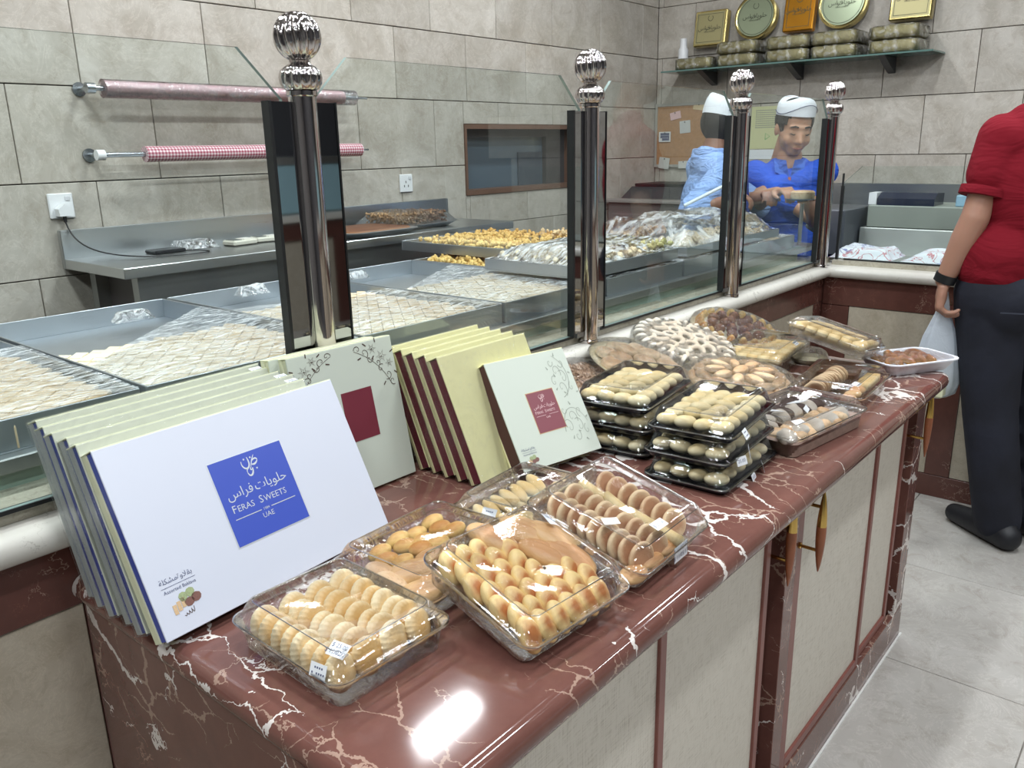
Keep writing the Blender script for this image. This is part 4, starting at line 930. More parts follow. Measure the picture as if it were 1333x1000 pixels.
t = steel_tray('steel tray of chunky golden sweets behind the second post', 2.007, 2.455, YF, YBk); heap(t, .03, .42, .36, .80, .012, 900, M_CHK, .012, .042); diamonds(t, .01, .438, .012, .36, .004, .04, .034); sheet(t, [(0, 0, hh + .002), (.448, 0, hh + .002), (.448, .42, hh + .01), (0, .36, hh + .006)], FILM, seed=5)
t = steel_tray('steel tray of pastries under film behind the third post', 2.467, 2.915, YF, YBk); diamonds(t, .01, .438, .012, .80, .004, .036, .034); sheet(t, [(0, 0, hh + .002), (.448, 0, hh + .002), (.448, .8, hh + .002), (0, .8, hh + .002)], FILM, seed=6)
t = steel_tray('last steel tray of pastries beside the corner post', 2.927, 3.40, YF, YBk); diamonds(t, .01, .46, .012, .80, .004, .036, .034); sheet(t, [(0, 0, hh + .002), (.47, 0, hh + .002), (.47, .8, hh + .002), (0, .8, hh + .002)], FILM, seed=7)
# stacked second layer
z2 = .9725 + hh + .0085
t = steel_tray('raised steel tray of golden sheet sweets at the back near the wall window', 2.13, 2.62, 1.80, 2.35, z2, .035); heap(t, .04, .46, .04, .5, .012, 700, M_CHK, .012, .03)
WRAP = clear('loose_wrap', (.97, .97, .98, 1), .04, 1.0, .10, 1.0, 16, .7, (1, 4, 1), wlo=.44, whi=.66)
t = steel_tray('raised steel tray of green topped pastries wrapped in shiny film', 1.90, 2.44, 1.345, 1.72, z2 + .001, .035)
M_PIS = baked('pistachio_pastry', (206, 196, 140), (150, 150, 84), 0, 1.1, 60, 'X', .6, .4); heap(t, .38, .53, .02, .34, .015, 320, M_PIS, .013, .05); heap(t, .02, .38, .02, .34, .012, 500, M_BAK, .015, .035)
def mound(parent, x0, x1, y0, y1, z, h, mat, seed=0., nx=44, ny=30, edge=.0, name='loose_wrap'):
    v = []; f = []
    for j in range(ny + 1):
        for i in range(nx + 1):
            u, w_ = i / nx, j / ny; x, y = x0 + (x1 - x0) * u, y0 + (y1 - y0) * w_
            m_ = min(1, 5.5 * min(u, 1 - u, w_, 1 - w_)); m_ = m_ * m_ * (3 - 2 * m_)
            k = noise.noise(Vector((x * 7, y * 7, seed))) * .25 + abs(noise.noise(Vector((x * 22, y * 9, seed + 3)))) * .22
            v.append((x, y, z + h * m_ * (.8 + k)))
    for j in range(ny):
        for i in range(nx): a = j * (nx + 1) + i; f.append((a, a + 1, a + nx + 2, a + nx + 1))
    q = MB(); q.add(v, f); return q.obj(name, mat, parent, 'all')
mound(t, .0, .54, .0, .375, .036, .045, WRAP, 1)
t = steel_tray('raised steel tray of small nut sweets behind the shiny wrapped tray', 2.46, 2.92, 1.62, 2.0, z2, .035); heap(t, .02, .44, .02, .36, .012, 600, baked('nut_sweets', (226, 196, 150), (180, 130, 80), 0, 1.2, 60, 'X'), .012, .045)
t = steel_tray('raised steel tray under a puffed clear sheet by the corner post', 2.50, 3.26, 1.345, 1.60, z2, .030); heap(t, .02, .74, .02, .24, .010, 500, M_BAK, .014, .02)
mound(t, .0, .76, .0, .44, .032, .085, clear('puffed_sheet', (.96, .96, .97, 1), .05, 1.0, .12, .8, 9, .6, (1, 2, 1), wlo=.44, whi=.68), 5)

# ------------------------------------------------------------------ steel bench at the left wall
def bench():
    t = thing('steel_bench', 'stainless work bench with splashback against the tiled wall', 'bench', TR(0, 0, 0))
    x0, x1, y0, y1, z = 1.112, 2.90, 2.44, 2.872, 1.078
    q = MB(); q.box(x0, y0, z - .032, x1, y1 - .022, z, 0, .002); q.obj('bench_top', STEEL, t)
    q = MB(); q.box(x0, y1 - .022, z - .032, x1, y1, 1.17, 0, .002); q.obj('splashback', STEEL, t)
    q = MB(); q.box(x0 + .05, y0 + .03, z - .115, x1 - .03, y0 + .045, z - .034); q.obj('apron', STEEL_D, t)
    for (x, y) in ((x0 + .06, y0 + .05), (x1 - .1, y0 + .05), (x0 + .06, y1 - .09), (x1 - .1, y1 - .09)): q = MB(); q.box(x, y, 0, x + .04, y + .04, z - .034); q.obj('leg', STEEL_D, t)
    q = MB(); q.box(x0 + .05, y0 + .06, .55, x1 - .05, y1 - .05, .57); q.obj('shelf', STEEL_D, t)
    q = MB(); q.box(x0 + .10, y0 + .07, .60, x1 - .06, y1 - .02, z - .036); q.obj('cabinet_body', flat('dark_cabinet', (66, 62, 66), .5), t)
bench()
ZB_ = 1.0785
# clear-wrapped oval bread trays on bench
for (x, y, w_, lb, hgt, mt) in ((2.16, 2.60, .36, 'flat tray of brown pastry on the bench beside the mirror plate', .022, M_DK), (2.46, 2.67, .36, 'bulging clear bag of brown nuts on a tray on the bench', .055, M_DK)):
    t = thing('nut_tray', lb, 'tray', TR(x, y, ZB_)); q = MB(); q.loft([rrect(w_ - .06, .24, .05, 0), rrect(w_, .30, .06, .018), rrect(w_ + .01, .31, .06, .020), rrect(w_ - .01, .29, .06, .020)], 0, True, True); q.obj('tray', TRAYM, t, True)
    if hgt > .03: heap(t, -w_ / 2 + .04, w_ / 2 - .04, -.11, .11, .02, 1500, baked('brown_nuts', (196, 160, 120), (130, 90, 66), 0, 1.2, 60, 'X'), .007, .045, 'nuts'); mound(t, -w_ / 2, w_ / 2, -.15, .15, .02, .062, FILM_S, 9, 30, 24)
    else: q = MB(); q.loft([rrect(w_ - .04, .26, .05, .0205), rrect(w_ - .05, .25, .05, .026)], 0, True, True); q.obj('pastry_sheet', M_DK, t, True)
# charger cable, phone stand, card machines, crumpled film
CAB = flat('black_cable', (28, 28, 30), .5); SOCK = flat('socket_white', (236, 238, 240), .35)
def socket(x, z, label, switch=True):
    t = thing('wall_socket', label, 'socket', TR(x, YA, z)); q = MB(); q.box(-.039, -.009, -.040, .039, -.0002, .040, 0, .003); q.obj('face_plate', SOCK, t)
    q = MB(); q.box(.012, -.012, .016, .028, -.009, .030, 0, .001); q.obj('switch', flat('switch_grey', (214, 216, 220), .4), t)
    if not switch:
        for (a, c) in ((-.004, .006), (-.014, -.012), (.010, -.012)): q = MB(); q.box(a - .002, -.0096, c - .005, a + .002, -.009, c + .005); q.obj('socket_hole', CAB, t)
    return t
socket(1.140, 1.246, 'white wall socket with a charger plugged in'); socket(2.655, 1.25, 'white double wall socket right of the nearest mirror plate', False)
t = thing('phone_charger', 'white three pin charger with black cable in the wall socket', 'charger', TR(0, 0, 0)); q = MB(); q.prism([(1.116, 1.215), (1.156, 1.215), (1.158, 1.238), (1.137, 1.256), (1.114, 1.238)], YA - .045, YA - .0125, 'y'); q.obj('plug', SOCK, t)
pts = bez((1.137, 2.86, 1.213), (1.137, 2.84, 1.10), (1.18, 2.70, 1.09), (1.30, 2.62, 1.0815), 16) + bez((1.30, 2.62, 1.0815), (1.42, 2.54, 1.0815), (1.56, 2.58, 1.0815), (1.452, 2.70, 1.0815), 16)[1:]
q = MB(); q.tube([(1.137, 2.855, 1.226), (1.137, 2.855, 1.195)], .006, 8); q.obj('cable_plug', CAB, t); q = MB(); q.tube(pts, .0024, 6); q.obj('cable', CAB, t, True)
q = MB(); q.box(1.34, 2.69, ZB_, 1.45, 2.765, ZB_ + .012, 0, .003); o = q.obj('tablet', flat('black_device', (30, 32, 36), .25)); tag(o, 'flat black device lying at end of the cable on bench', 'device')
for k, (x, y, r) in enumerate(((1.665, 2.70, .1), (1.785, 2.715, -.15))):
    t = thing('card_machine', ['left cream card machine on the bench', 'right cream card machine on the bench, nearer the post'][k], 'card machine', TR(x, y, ZB_, r), 'card machines on the bench')
    q = MB(); q.box(-.052, -.035, 0, .052, .035, .020, 0, .005); q.obj('body', flat('cream_plastic', (216, 214, 200), .4), t); q = MB(); q.box(-.044, -.024, .0201, -.01, .024, .022); q.obj('screen', flat('grey_screen', (120, 126, 124), .2), t)
    q = MB(); q.box(0, -.024, .0201, .042, .024, .0225); q.obj('keypad', flat('pale_keys', (232, 230, 222), .5), t)
CRINK = clear('crumpled_film', (.96, .97, .98, 1), .15, 2, .08, 1.5, 45, .6, wlo=.45, whi=.62)
t = tag(mound(None, 1.46, 1.60, 2.72, 2.85, ZB_ + .001, .030, CRINK, 12, 40, 30, name='crumpled_film'), 'crumpled clear plastic film lying on the bench', 'plastic film')
for (x, y, z, lb) in ((.93, 2.02, 1.005, 'small crumple of clear film on wall of the near tray'), (1.32, 2.10, 1.005, 'small crumple of clear film at the back of post tray'), (1.70, 2.10, 1.0, 'small crumple of clear film on the shiny empty tray')):
    tag(mound(None, x - .05, x + .05, y - .012, y + .03, z, .028, CRINK, x * 7, 16, 10, name='crumpled_film'), lb, 'plastic film')

# ------------------------------------------------------------------ paper rolls on wall rods
PR = NT('checked_roll'); tc = PR.n('ShaderNodeTexCoord').outputs['Object']; sp_ = PR.n('ShaderNodeSeparateXYZ'); PR.l(tc, sp_.inputs[0])
def strp(sock, fq): return PR.math('GREATER_THAN', PR.math('FRACT', PR.math('MULTIPLY', sock, fq)), .5)
an = PR.math('ARCTAN2', sp_.outputs[1], sp_.outputs[2]); c_ = PR.math('ADD', PR.math('MULTIPLY', strp(sp_.outputs[0], 85), .5), PR.math('MULTIPLY', strp(an, 2.2), .5))
PR.l(PR.ramp(c_, [(0, lin((236, 220, 224))), (.5, lin((206, 150, 160))), (1, lin((160, 70, 92)))]), PR.b.inputs['Base Color']); PR.b.inputs['Roughness'].default_value = .3
PR2 = flat('pink_dotted_roll', (226, 188, 192), .25, var=.12, scale=160)
STL = flat('zinc', (170, 174, 178), .25, 1)
def roll(label, x0, x1, z, rx0, rx1, r, mat, wrap):
    t = thing('paper_roll', label, 'paper roll', TR(0, 2.80, z), 'paper rolls on the wall')
    q = MB(); q.tube([(x0, 0, 0), (x1, 0, 0)], .0085, 12); q.obj('rod', STL, t, True)
    q = MB(); q.tube([(x1 - .001, 0, 0), (x1 + .05, 0, 0)], .004, 8); q.obj('rod_tip', STL, t, True)
    q = MB(); q.tube([(x0, .08, 0), (x0, .072, 0), (x0, .0715, 0), (x0, .0, 0)], [.022, .022, .008, .008], 14); q.obj('bracket', STL, t, True)
    q = MB(); q.tube([(x0 - .012, 0, 0), (x0 + .014, 0, 0)], .017, 14); q.obj('end_cap', STL if wrap else SOCK, t, True)
    q = MB(); q.tube([(rx0, 0, 0), (rx1, 0, 0)], r, 28); k = q.obj('roll', mat, t, True)
    if wrap: q = MB(); q.tube([(rx0 - .005, 0, 0), (rx1 + .06, 0, 0)], r * 1.18, 20); q.obj('clear_wrap', CLAM_W, t, True)
    return t
roll('pink dotted paper roll in clear wrap on the upper wall rod', 1.255, 2.34, 1.607, 1.30, 2.26, .025, PR2, True)
roll('red and white checked paper roll on the lower wall rod', 1.255, 2.33, 1.402, 1.405, 2.335, .026, PR.m, False)

# ------------------------------------------------------------------ far wall: notice board, cabinets, shelf with tins
t = thing('cork_board', 'cork notice board with grey frame on the far tiled wall', 'board', TR(XB, 0, 0)); CORK = flat('cork', (178, 136, 98), .9, var=.12, scale=60)
q = MB(); q.box(-.012, 2.24, 1.27, -.001, 2.86, 1.63); q.obj('cork', CORK, t)
for (a, c, g, h_) in ((2.225, 1.255, 2.875, 1.272), (2.225, 1.628, 2.875, 1.645), (2.225, 1.272, 2.24, 1.628), (2.86, 1.272, 2.875, 1.628)): q = MB(); q.box(-.018, a, c, -.001, g, h_); q.obj('frame', flat('grey_alu', (170, 168, 160), .4) if 'grey_alu' not in bpy.data.materials else bpy.data.materials['grey_alu'], t)
def note(y, z, w_, h, c, lb, rot=0., marks=0, x=-.0145):
    mt = flat('paper_note', c, .8); o_ = thing('paper_note', lb, 'paper', Matrix.Translation((XB + x, y, z)) @ Euler((rot, 0, 0)).to_matrix().to_4x4(), 'papers pinned on the far wall')
    q = MB(); q.box(-.001, -w_ / 2, -h / 2, 0, w_ / 2, h / 2); q.obj('paper', mt, o_); q = MB(); q.ell((-.003, 0, h * .38), (.003, .004, .004), 8, 6); q.obj('pin', CAB, o_)
    for k in range(marks): q = MB(); q.box(-.0013, -w_ * .38, h * (.28 - .26 * k) - .009, -.001, w_ * (.38 - .15 * (k == 2)), h * (.28 - .26 * k) + .006); q.obj('printed_line', LEAD, o_)
    return o_
note(2.80, 1.443, .085, .062, (228, 228, 226), 'white printed notice with dark lines on left of cork board', 0, 3, -.0195)
note(2.80, 1.28, .075, .07, (206, 206, 200), 'pale note at the lower left corner of cork board', .12, 0, -.0195); note(2.66, 1.27, .07, .045, (220, 220, 214), 'small pale note at the bottom edge of cork board', -.05, 0, -.0195)
note(2.66, 1.50, .075, .075, (206, 208, 206), 'square grey note in the middle of cork board', -.08); note(2.73, 1.57, .075, .045, (232, 196, 196), 'pink note high on the cork board', -.2); note(2.57, 1.615, .075, .035, (222, 200, 160), 'small tan note at top of the cork board', .15); note(2.42, 1.57, .10, .09, (212, 214, 216), 'grey note behind the hatted man on cork board', .3); note(2.45, 1.44, .10, .07, (208, 212, 218), 'pale blue note low on the cork board')
t = thing('wall_calendar', 'yellow green wall calendar sheet between the two workers', 'calendar', TR(XB, 0, 0)); q = MB(); q.box(-.004, 2.02, 1.36, -.0005, 2.225, 1.60); q.obj('sheet', flat('yellow_green_paper', (206, 206, 158), .7), t)
q = MB()
for i in range(12):
    for j in range(9): q.box(-.0045, 2.19 - i * .0125, 1.575 - j * .012, -.004, 2.197 - i * .0125, 1.580 - j * .012)
k = q.obj('date_marks', LEAD, t); k['kind'] = 'stuff'
q = MB(); q.box(-.004, 2.02, 1.30, -.0005, 2.225, 1.355); q.obj('lower_sheet', WHITEP, t)
q = MB(); M_ = Matrix.Translation((-.0045, 2.12, 1.43)) @ Euler((0, 0, -pi / 2)).to_matrix().to_4x4(); q.M = M_; q.ribbon([(-.012, -.018), (-.012, .018), (.016, 0), (-.012, -.018)], .004); q.obj('green_mark', flat('green_ink', (70, 160, 90), .6), t)
# dark low cabinet with black machine on it (left far corner)
t = thing('grey_cabinet', 'dark grey cabinet in the far left corner', 'cabinet', TR(0, 0, 0)); GC = flat('grey_cab', (118, 112, 110), .45)
q = MB(); q.box(4.30, 2.00, .02, 4.865, 2.86, 1.065, 0, .003); q.obj('body', GC, t); q = MB(); q.box(4.27, 1.97, 1.066, 4.868, 2.868, 1.085, 0, .003); q.obj('cabinet_top', flat('grey_top', (150, 144, 140), .35), t)
for (a, c) in ((2.04, 2.42), (2.45, 2.83)): q = MB(); q.box(4.292, a, .08, 4.2995, c, 1.0, 0, .002); D_ = q.obj('door', GC, t); q = MB(); q.box(4.284, a + .34, .84, 4.2915, a + .355, .96); q.obj('handle', CAB, D_)
t = thing('sealing_machine', 'flat black sealing machine on the grey corner cabinet', 'machine', TR(0, 0, 0)); q = MB(); q.prism([(4.38, 1.0855), (4.82, 1.0855), (4.82, 1.15), (4.50, 1.15)], 2.20, 2.82, 'y'); q.obj('body', flat('machine_black', (64, 64, 68), .35), t); q = MB(); q.box(4.50, 2.24, 1.151, 4.80, 2.80, 1.168, 0, .003); q.obj('cover', BLACKM, t)
# glass shelf with tins
t = thing('glass_shelf', 'glass wall shelf on dark brackets high on the far wall', 'shelf', TR(0, 0, 0)); q = MB(); q.box(4.64, 1.20, 1.812, XB - .001, 2.72, 1.820); q.obj('shelf_board', GEDGE_D, t)
for y in (2.475, 1.945, 1.45): q = MB(); q.prism([(4.66, 1.811), (4.865, 1.811), (4.865, 1.735), (4.80, 1.755)], y - .018, y + .018, 'y'); q.obj('bracket', flat('bracket_grey', (72, 72, 74), .5) if 'bracket_grey' not in bpy.data.materials else bpy.data.materials['bracket_grey'], t)
TG = flat('gold_tin', (176, 168, 124), .45, .5); TG2 = flat('gold_tin_rim', (196, 180, 120), .2, 1); TGO = flat('orange_gold_tin', (214, 150, 50), .25, .85); TINK = flat('tin_print', (74, 78, 60), .6)
def tin(label, y, z, kind, w_, h, lean=0., mat=TG):
    t = thing('sweet_tin', label, 'tin', Matrix.Translation((4.80, y, z)) @ Euler((0, R(8), 0)).to_matrix().to_4x4() @ Euler((0, 0, -pi / 2)).to_matrix().to_4x4(), 'gold sweet tins on the far shelf')
    if kind == 'round':
        q = MB(); rr_ = w_ / 2; q.M = Matrix.Translation((0, 0, rr_)) @ Euler((pi / 2, 0, 0)).to_matrix().to_4x4()
        q.lathe([(rr_ * .97, -.035), (rr_ * .97, 0), (rr_, .002), (rr_, .012), (rr_ * .93, .015), (rr_ * .88, .012)], 40); q.obj('tin_body', TG2 if mat is TG else mat, t, True)
        q = MB(); q.M = Matrix.Translation((0, 0, rr_)) @ Euler((pi / 2, 0, 0)).to_matrix().to_4x4(); q.lathe([(rr_ * .87, .0115), (rr_ * .87, .0135)], 40); q.obj('tin_lid', flat('pale_green_tin', (164, 176, 148), .3, .7) if 'pale_green_tin' not in bpy.data.materials else bpy.data.materials['pale_green_tin'], t, True)
        q = MB(); n = 56
        q.ribbon([(rr_ * .80 * math.cos(2 * pi * k / n), rr_ + rr_ * .80 * math.sin(2 * pi * k / n)) for k in range(n + 1)], .003); k = q.obj('printed_border', TINK, t); k.location = (0, -.014, 0); cz = rr_; yf = -.0145
    else:
        q = MB(); q.box(-w_ / 2, -.012, 0, w_ / 2, .04, h, 0, .006); q.obj('tin_body', TG2 if mat is TG else mat, t); q = MB(); q.box(-w_ / 2 + .012, -.0135, .012, w_ / 2 - .012, -.0121, h - .012); q.obj('tin_lid', mat, t)
        q = MB(); a, c = w_ / 2 - .022, .022; q.ribbon([(-a, c), (a, c), (a, h - c), (-a, h - c), (-a, c)], .003); k = q.obj('printed_border', TINK, t); k.location = (0, -.0137, 0); cz = h / 2; yf = -.0142
    q = MB(); q.ribbon([(.016 * math.cos(a / 10 * 5 + 2.1), cz + .055 + .016 * math.sin(a / 10 * 5 + 2.1)) for a in range(11)], .003); k = q.obj('wreath_mark', TINK, t); k.location = (0, yf, 0)
    text(HALAWIYAT, .034, TINK, t, L3(.022, cz, yf - .0004)); text(FERAS, .034, TINK, t, L3(-.036, cz, yf - .0004)); text('FERAS SWEETS', .0105, TINK, t, L3(0, cz - .022, yf - .0004))
tin('square gold tin standing leftmost on the shelf', 2.49, 1.955, 'sq', .205, .20); tin('round pale gold tin, the left one of two round tins', 2.21, 1.965, 'round', .25, .25); tin('orange gold square tin standing between two round tins', 1.955, 1.985, 'sq', .17, .22, 0, TGO); tin('round pale gold tin, the right one of two round tins', 1.72, 1.975, 'round', .26, .26); tin('square gold tin standing rightmost on the shelf', 1.37, 1.985, 'sq', .205, .22)
TINWRAP = clear('tin_wrap', (.98, .98, .97, 1), .04, 1.3, .07, 1.6, 22, .5, wcol=(.85, .84, .76, 1), wlo=.5, whi=.68)  # off-white crease patches paint in the sparkle of the wrap
for k, (y, z0) in enumerate(((2.52, 0), (2.25, 0), (2.25, 1), (1.955, 0), (1.955, 1), (1.70, 0), (1.70, 1), (1.40, 0), (1.40, 1))):
    t = thing('wrapped_tin', 'gold tin lying flat in crinkled wrap, %s of shelf pile %s' % (['bottom', 'top'][z0], ['under left square tin', 'under left round tin', 'under left round tin', 'under orange tin', 'under orange tin', 'under right round tin', 'under right round tin', 'under right square tin', 'under right square tin'][k]), 'tin', TR(4.755, y, 1.8205 + z0 * .068), 'wrapped tins lying on the shelf')
    q = MB(); q.loft([rrect(.19, .225, .03, 0), rrect(.20, .235, .03, .004), rrect(.20, .235, .03, .058), rrect(.185, .22, .03, .062)], 0, True, True); q.obj('tin_body', TG, t, True)
    q = MB(); n = 48; rings = []
    for (s_, z) in ((.95, .001), (1.06, .004), (1.08, .03), (1.07, .058), (.9, .0655), (.3, .0665)):
        rings.append([(px * s_ * (1 + .05 * noise.noise(Vector((px * 30, py * 30, k * 3 + z * 30)))), py * s_ * (1 + .07 * noise.noise(Vector((py * 40, px * 40, k + z * 60)))), z) for px, py, _ in rrect(.20, .235, .04, 0, 11)])
    q.loft(rings, 0, False, True); q.obj('crinkled_wrap', TINWRAP, t, 'all')
o = tag(MB().lathe([(.028, 0), (.030, .004), (.030, .125), (.022, .14), (.020, .19)], 24).obj('air_freshener', SOCK, None, True, TR(4.79, 2.655, 1.8205)), 'white upright dispenser at the left end of the shelf', 'dispenser')

# ------------------------------------------------------------------ cashier corner behind the low pane
t = thing('steel_unit', 'low steel counter unit behind the low glass pane', 'counter', TR(0, 0, 0)); ST2 = steel('unit_steel', (205, 208, 205), .5)
q = MB(); q.box(3.74, -.2, .0, 4.12, 1.26, .875, 0, .003); q.obj('lower_body', ST2, t); q = MB(); q.box(3.98, .10, .876, 4.40, 1.26, 1.012, 0, .003); q.obj('mid_step', ST2, t)
t = thing('steel_splash', 'stainless splashback panel on the far wall behind the till', 'panel', TR(0, 0, 0)); q = MB(); q.box(4.83, -.2, .90, XB - .0005, 1.70, 1.168, 0, .002); q.obj('sheet', STEEL, t); q = MB(); q.box(4.42, -.2, .80, 4.829, 1.70, .898, 0, .002); q.obj('bench_top', STEEL, t)
q = MB(); q.box(3.99, .30, 1.0125, 4.30, 1.235, 1.112, 0, .004); tag(q.obj('grey_box', flat('grey_green_box', (140, 146, 138), .5)), 'long grey green box lying on the steel unit', 'box')
t = thing('label_printer', 'glossy dark blue till device lying on the grey box', 'device', TR(4.03, 1.08, 1.1125)); q = MB(); q.prism([(-.03, 0), (.13, 0), (.13, .05), (.02, .055), (-.03, .03)], -.12, .12, 'y'); q.obj('body', flat('navy_gloss', (36, 42, 60), .12), t)
q = MB(); q.box(0, -.035, 0, .09, -.0, .052); k = q.obj('white_strip', SOCK, t); k.location = (.01, .17, 0)
q = MB(); q.box(4.02, .70, 1.1125, 4.16, .88, 1.16, 0, .003); tag(q.obj('blue_packet', flat('pale_blue_packet', (140, 176, 196), .4)), 'pale blue packet beside the dark till device', 'packet')
q = MB(); q.box(4.0, .45, 1.1125, 4.2, .68, 1.15, 0, .003); tag(q.obj('dark_tray', flat('dark_grey_tray', (80, 84, 90), .5)), 'dark grey tray right of the pale blue packet', 'tray')
q = MB(); q.box(3.80, 1.27, .90, 4.16, 1.46, 1.10, 0, .004); tag(q.obj('dark_till', flat('till_grey', (84, 88, 96), .4)), 'dark grey till standing at the left of grey box', 'till')
BAGW = NT('printed_bag'); po = BAGW.n('ShaderNodeTexCoord').outputs['Object']; nz = BAGW.noise(po, 9, 2, .5, 2.5); nb = BAGW.noise(po, 4, 1)
ln = BAGW.ramp(nz.outputs[0], [(.47, BLACK), (.485, WHITE), (.515, WHITE), (.53, BLACK)]); cc = BAGW.mix(BAGW.ramp(nb.outputs[0], [(.48, BLACK), (.5, WHITE)]), lin((60, 74, 160)), lin((190, 70, 80)))
BAGW.l(BAGW.mix(BAGW.math('MULTIPLY', ln, .75), lin((232, 234, 242)), cc), BAGW.b.inputs['Base Color']); BAGW.b.inputs['Roughness'].default_value = .4
for k, (a, c, lb, h_) in enumerate(((.98, 1.235, 'printed white carrier bags lying behind the low pane, left pile', .030), (.55, .95, 'printed white carrier bags lying behind the low pane, right pile', .026))):
    tag(mound(None, 3.53, 3.74, a, c, .926, h_ + .02, BAGW.m, 20 + k, 24, 24, name='carrier_bags'), lb, 'bags', 'printed carrier bags behind the low pane')
MB_ = MB(); MB_.box(3.52, -.3, .9225, 3.76, 1.18, .9255)
tag(MB_.obj('steel_shelf', ST2), 'thin steel shelf behind the low glass pane', 'shelf')

# ------------------------------------------------------------------ people
SK_A = flat('skin_tan', (186, 142, 116), .5, var=.05, scale=12, sub=.15); SK_B = flat('skin_brown', (150, 108, 88), .5, var=.05, scale=12, sub=.15); SK_C = flat('skin_olive', (168, 126, 106), .5, var=.05, scale=12, sub=.15)
HAIRM = flat('black_hair', (26, 24, 24), .7, bs=.6, scale=200); LIP = flat('lip', (150, 92, 84), .45); NAVY = flat('navy_line', (40, 52, 92), .6); HATW = flat('paper_hat', (226, 230, 236), .75)
def cloth(name, c, bs=.5, sc_=9):
    t = NT(name); co = t.n('ShaderNodeTexCoord').outputs['Object']; mp = t.n('ShaderNodeMapping'); mp.inputs['Rotation'].default_value = (.5, .4, .3); mp.inputs['Scale'].default_value = (1, 1, 2.2); t.l(co, mp.inputs[0])
    nz = t.noise(mp.outputs[0], sc_, 3, .5, 1.6); t.b.inputs['Base Color'].default_value = lin(c); t.b.inputs['Roughness'].default_value = .9; t.b.inputs['Specular IOR Level'].default_value = .2
    t.l(t.bump(nz.outputs[0], bs, .035), t.b.inputs['Normal']); return t.m
def xf(M_, prims):
    out = []; R3 = M_.to_3x3()
    for p in prims:
        if p[0] == 'c': out.append(('c', M_ @ Vector(p[1]), M_ @ Vector(p[2]), p[3], p[4]))
        else:
            e = (R3 @ (Euler(p[3]).to_matrix() if len(p) > 3 else Matrix.Identity(3))).to_euler(); out.append(('e', tuple(M_ @ Vector(p[1])), p[2], tuple(e)))
    return out
# head frame: faces +y, origin at the centre between eyes and ears
HEADP = [('e', (0, -.022, .038), (.076, .094, .088)), ('e', (0, .015, -.02), (.064, .072, .085)), ('e', (0, .035, -.078), (.036, .040, .032)), ('e', (.034, .048, -.032), (.028, .028, .030)), ('e', (-.034, .048, -.032), (.028, .028, .030)),
         ('c', (0, .078, .002), (0, .096, -.030), .0085, .0125), ('e', (.012, .086, -.034), (.009, .010, .008)), ('e', (-.012, .086, -.034), (.009, .010, .008)), ('e', (0, .062, .026), (.050, .020, .012)),
         ('e', (.030, .066, .004), (.016, .012, .011)), ('e', (-.030, .066, .004), (.016, .012, .011)), ('e', (0, .074, -.058), (.024, .014, .007)), ('e', (0, .073, -.067), (.021, .014, .008)),
         ('e', (.077, -.012, -.005), (.008, .018, .030), (0, 0, .25)), ('e', (-.077, -.012, -.005), (.008, .018, .030), (0, 0, -.25)), ('c', (0, -.028, -.055), (0, -.042, -.155), .056, .060)]
def face_bits(parent, Hm, closed=True):
    for s in (-1, 1):
        q = MB(); q.M = Hm; q.tube([(s * .014, .0805, .029), (s * .030, .0815, .0335), (s * .047, .070, .028)], [.0032, .0042, .002], 8); q.obj('eyebrow', HAIRM, parent, True)
        q = MB(); q.M = Hm; q.tube([(s * .016, .0768, .0005), (s * .030, .0805, -.0035), (s * .044, .0715, .0005)], [.0012, .0024, .0012], 8); q.obj('eyelid_line', HAIRM, parent, True)
    q = MB(); q.M = Hm; q.tube([(-.021, .083, -.0615), (0, .0895, -.0622), (.021, .083, -.0615)], [.0022, .0058, .0022], 10); q.obj('lips', LIP, parent, True)
def hairshell(parent, Hm, name='hair', low=-.02):
    b = MB(); b.M = Hm; b.ell((0, -.026, .040), (.0800, .0975, .090), 40, 28)
    keep = []; inv = Hm.inverted()
    me = b.mesh(name, HAIRM, 'all'); o = link(name, me, parent)
    import bmesh
    bm = bmesh.new(); bm.from_mesh(me)
    kill = [f for f in bm.faces if (lambda c: (c.y > .045 and c.z < .075) or c.z < (low if c.y < .03 else .03))(inv @ f.calc_center_median())]
    bmesh.ops.delete(bm, geom=kill, context='FACES'); bm.to_mesh(me); bm.free()
    sd = o.modifiers.new('s', 'SOLIDIFY'); sd.thickness = .006; sd.offset = 0
    return o
def paper_hat(parent, Hm, h=.078, z=.062, tilt=.10):
    t = link('paper_hat', None, parent)
    q = MB(); q.M = Hm @ Matrix.Translation((0, -.024, z)) @ Euler((tilt, 0, 0)).to_matrix().to_4x4(); n = 44; rings = []
    for (s_, zz, pk) in ((1.0, 0, 0), (1.0, h * .5, .1), (.96, h * .82, .4), (.86, h * .97, .8), (.5, h * .98, .8), (.1, h * .93, .8)):
        rings.append([(.083 * s_ * math.cos(a), .103 * s_ * math.sin(a), zz + pk * .030 * abs(math.sin(a)) ** 2) for a in (2 * pi * k / n for k in range(n))])
    q.loft(rings, 0, False, True); hat = q.obj('hat_body', HATW, parent, 'all'); bpy.data.objects.remove(t)
    q = MB(); q.M = Hm @ Matrix.Translation((0, -.024, z)) @ Euler((tilt, 0, 0)).to_matrix().to_4x4()
    q.tube([(.0865 * math.cos(a), .1072 * math.sin(a), h * .48 + .022 * math.cos(a * 2 + 2.6)) for a in [pi * k / 20 for k in range(-2, 23)]], .0016, 6); k = q.obj('hat_stripe', NAVY, hat, True)
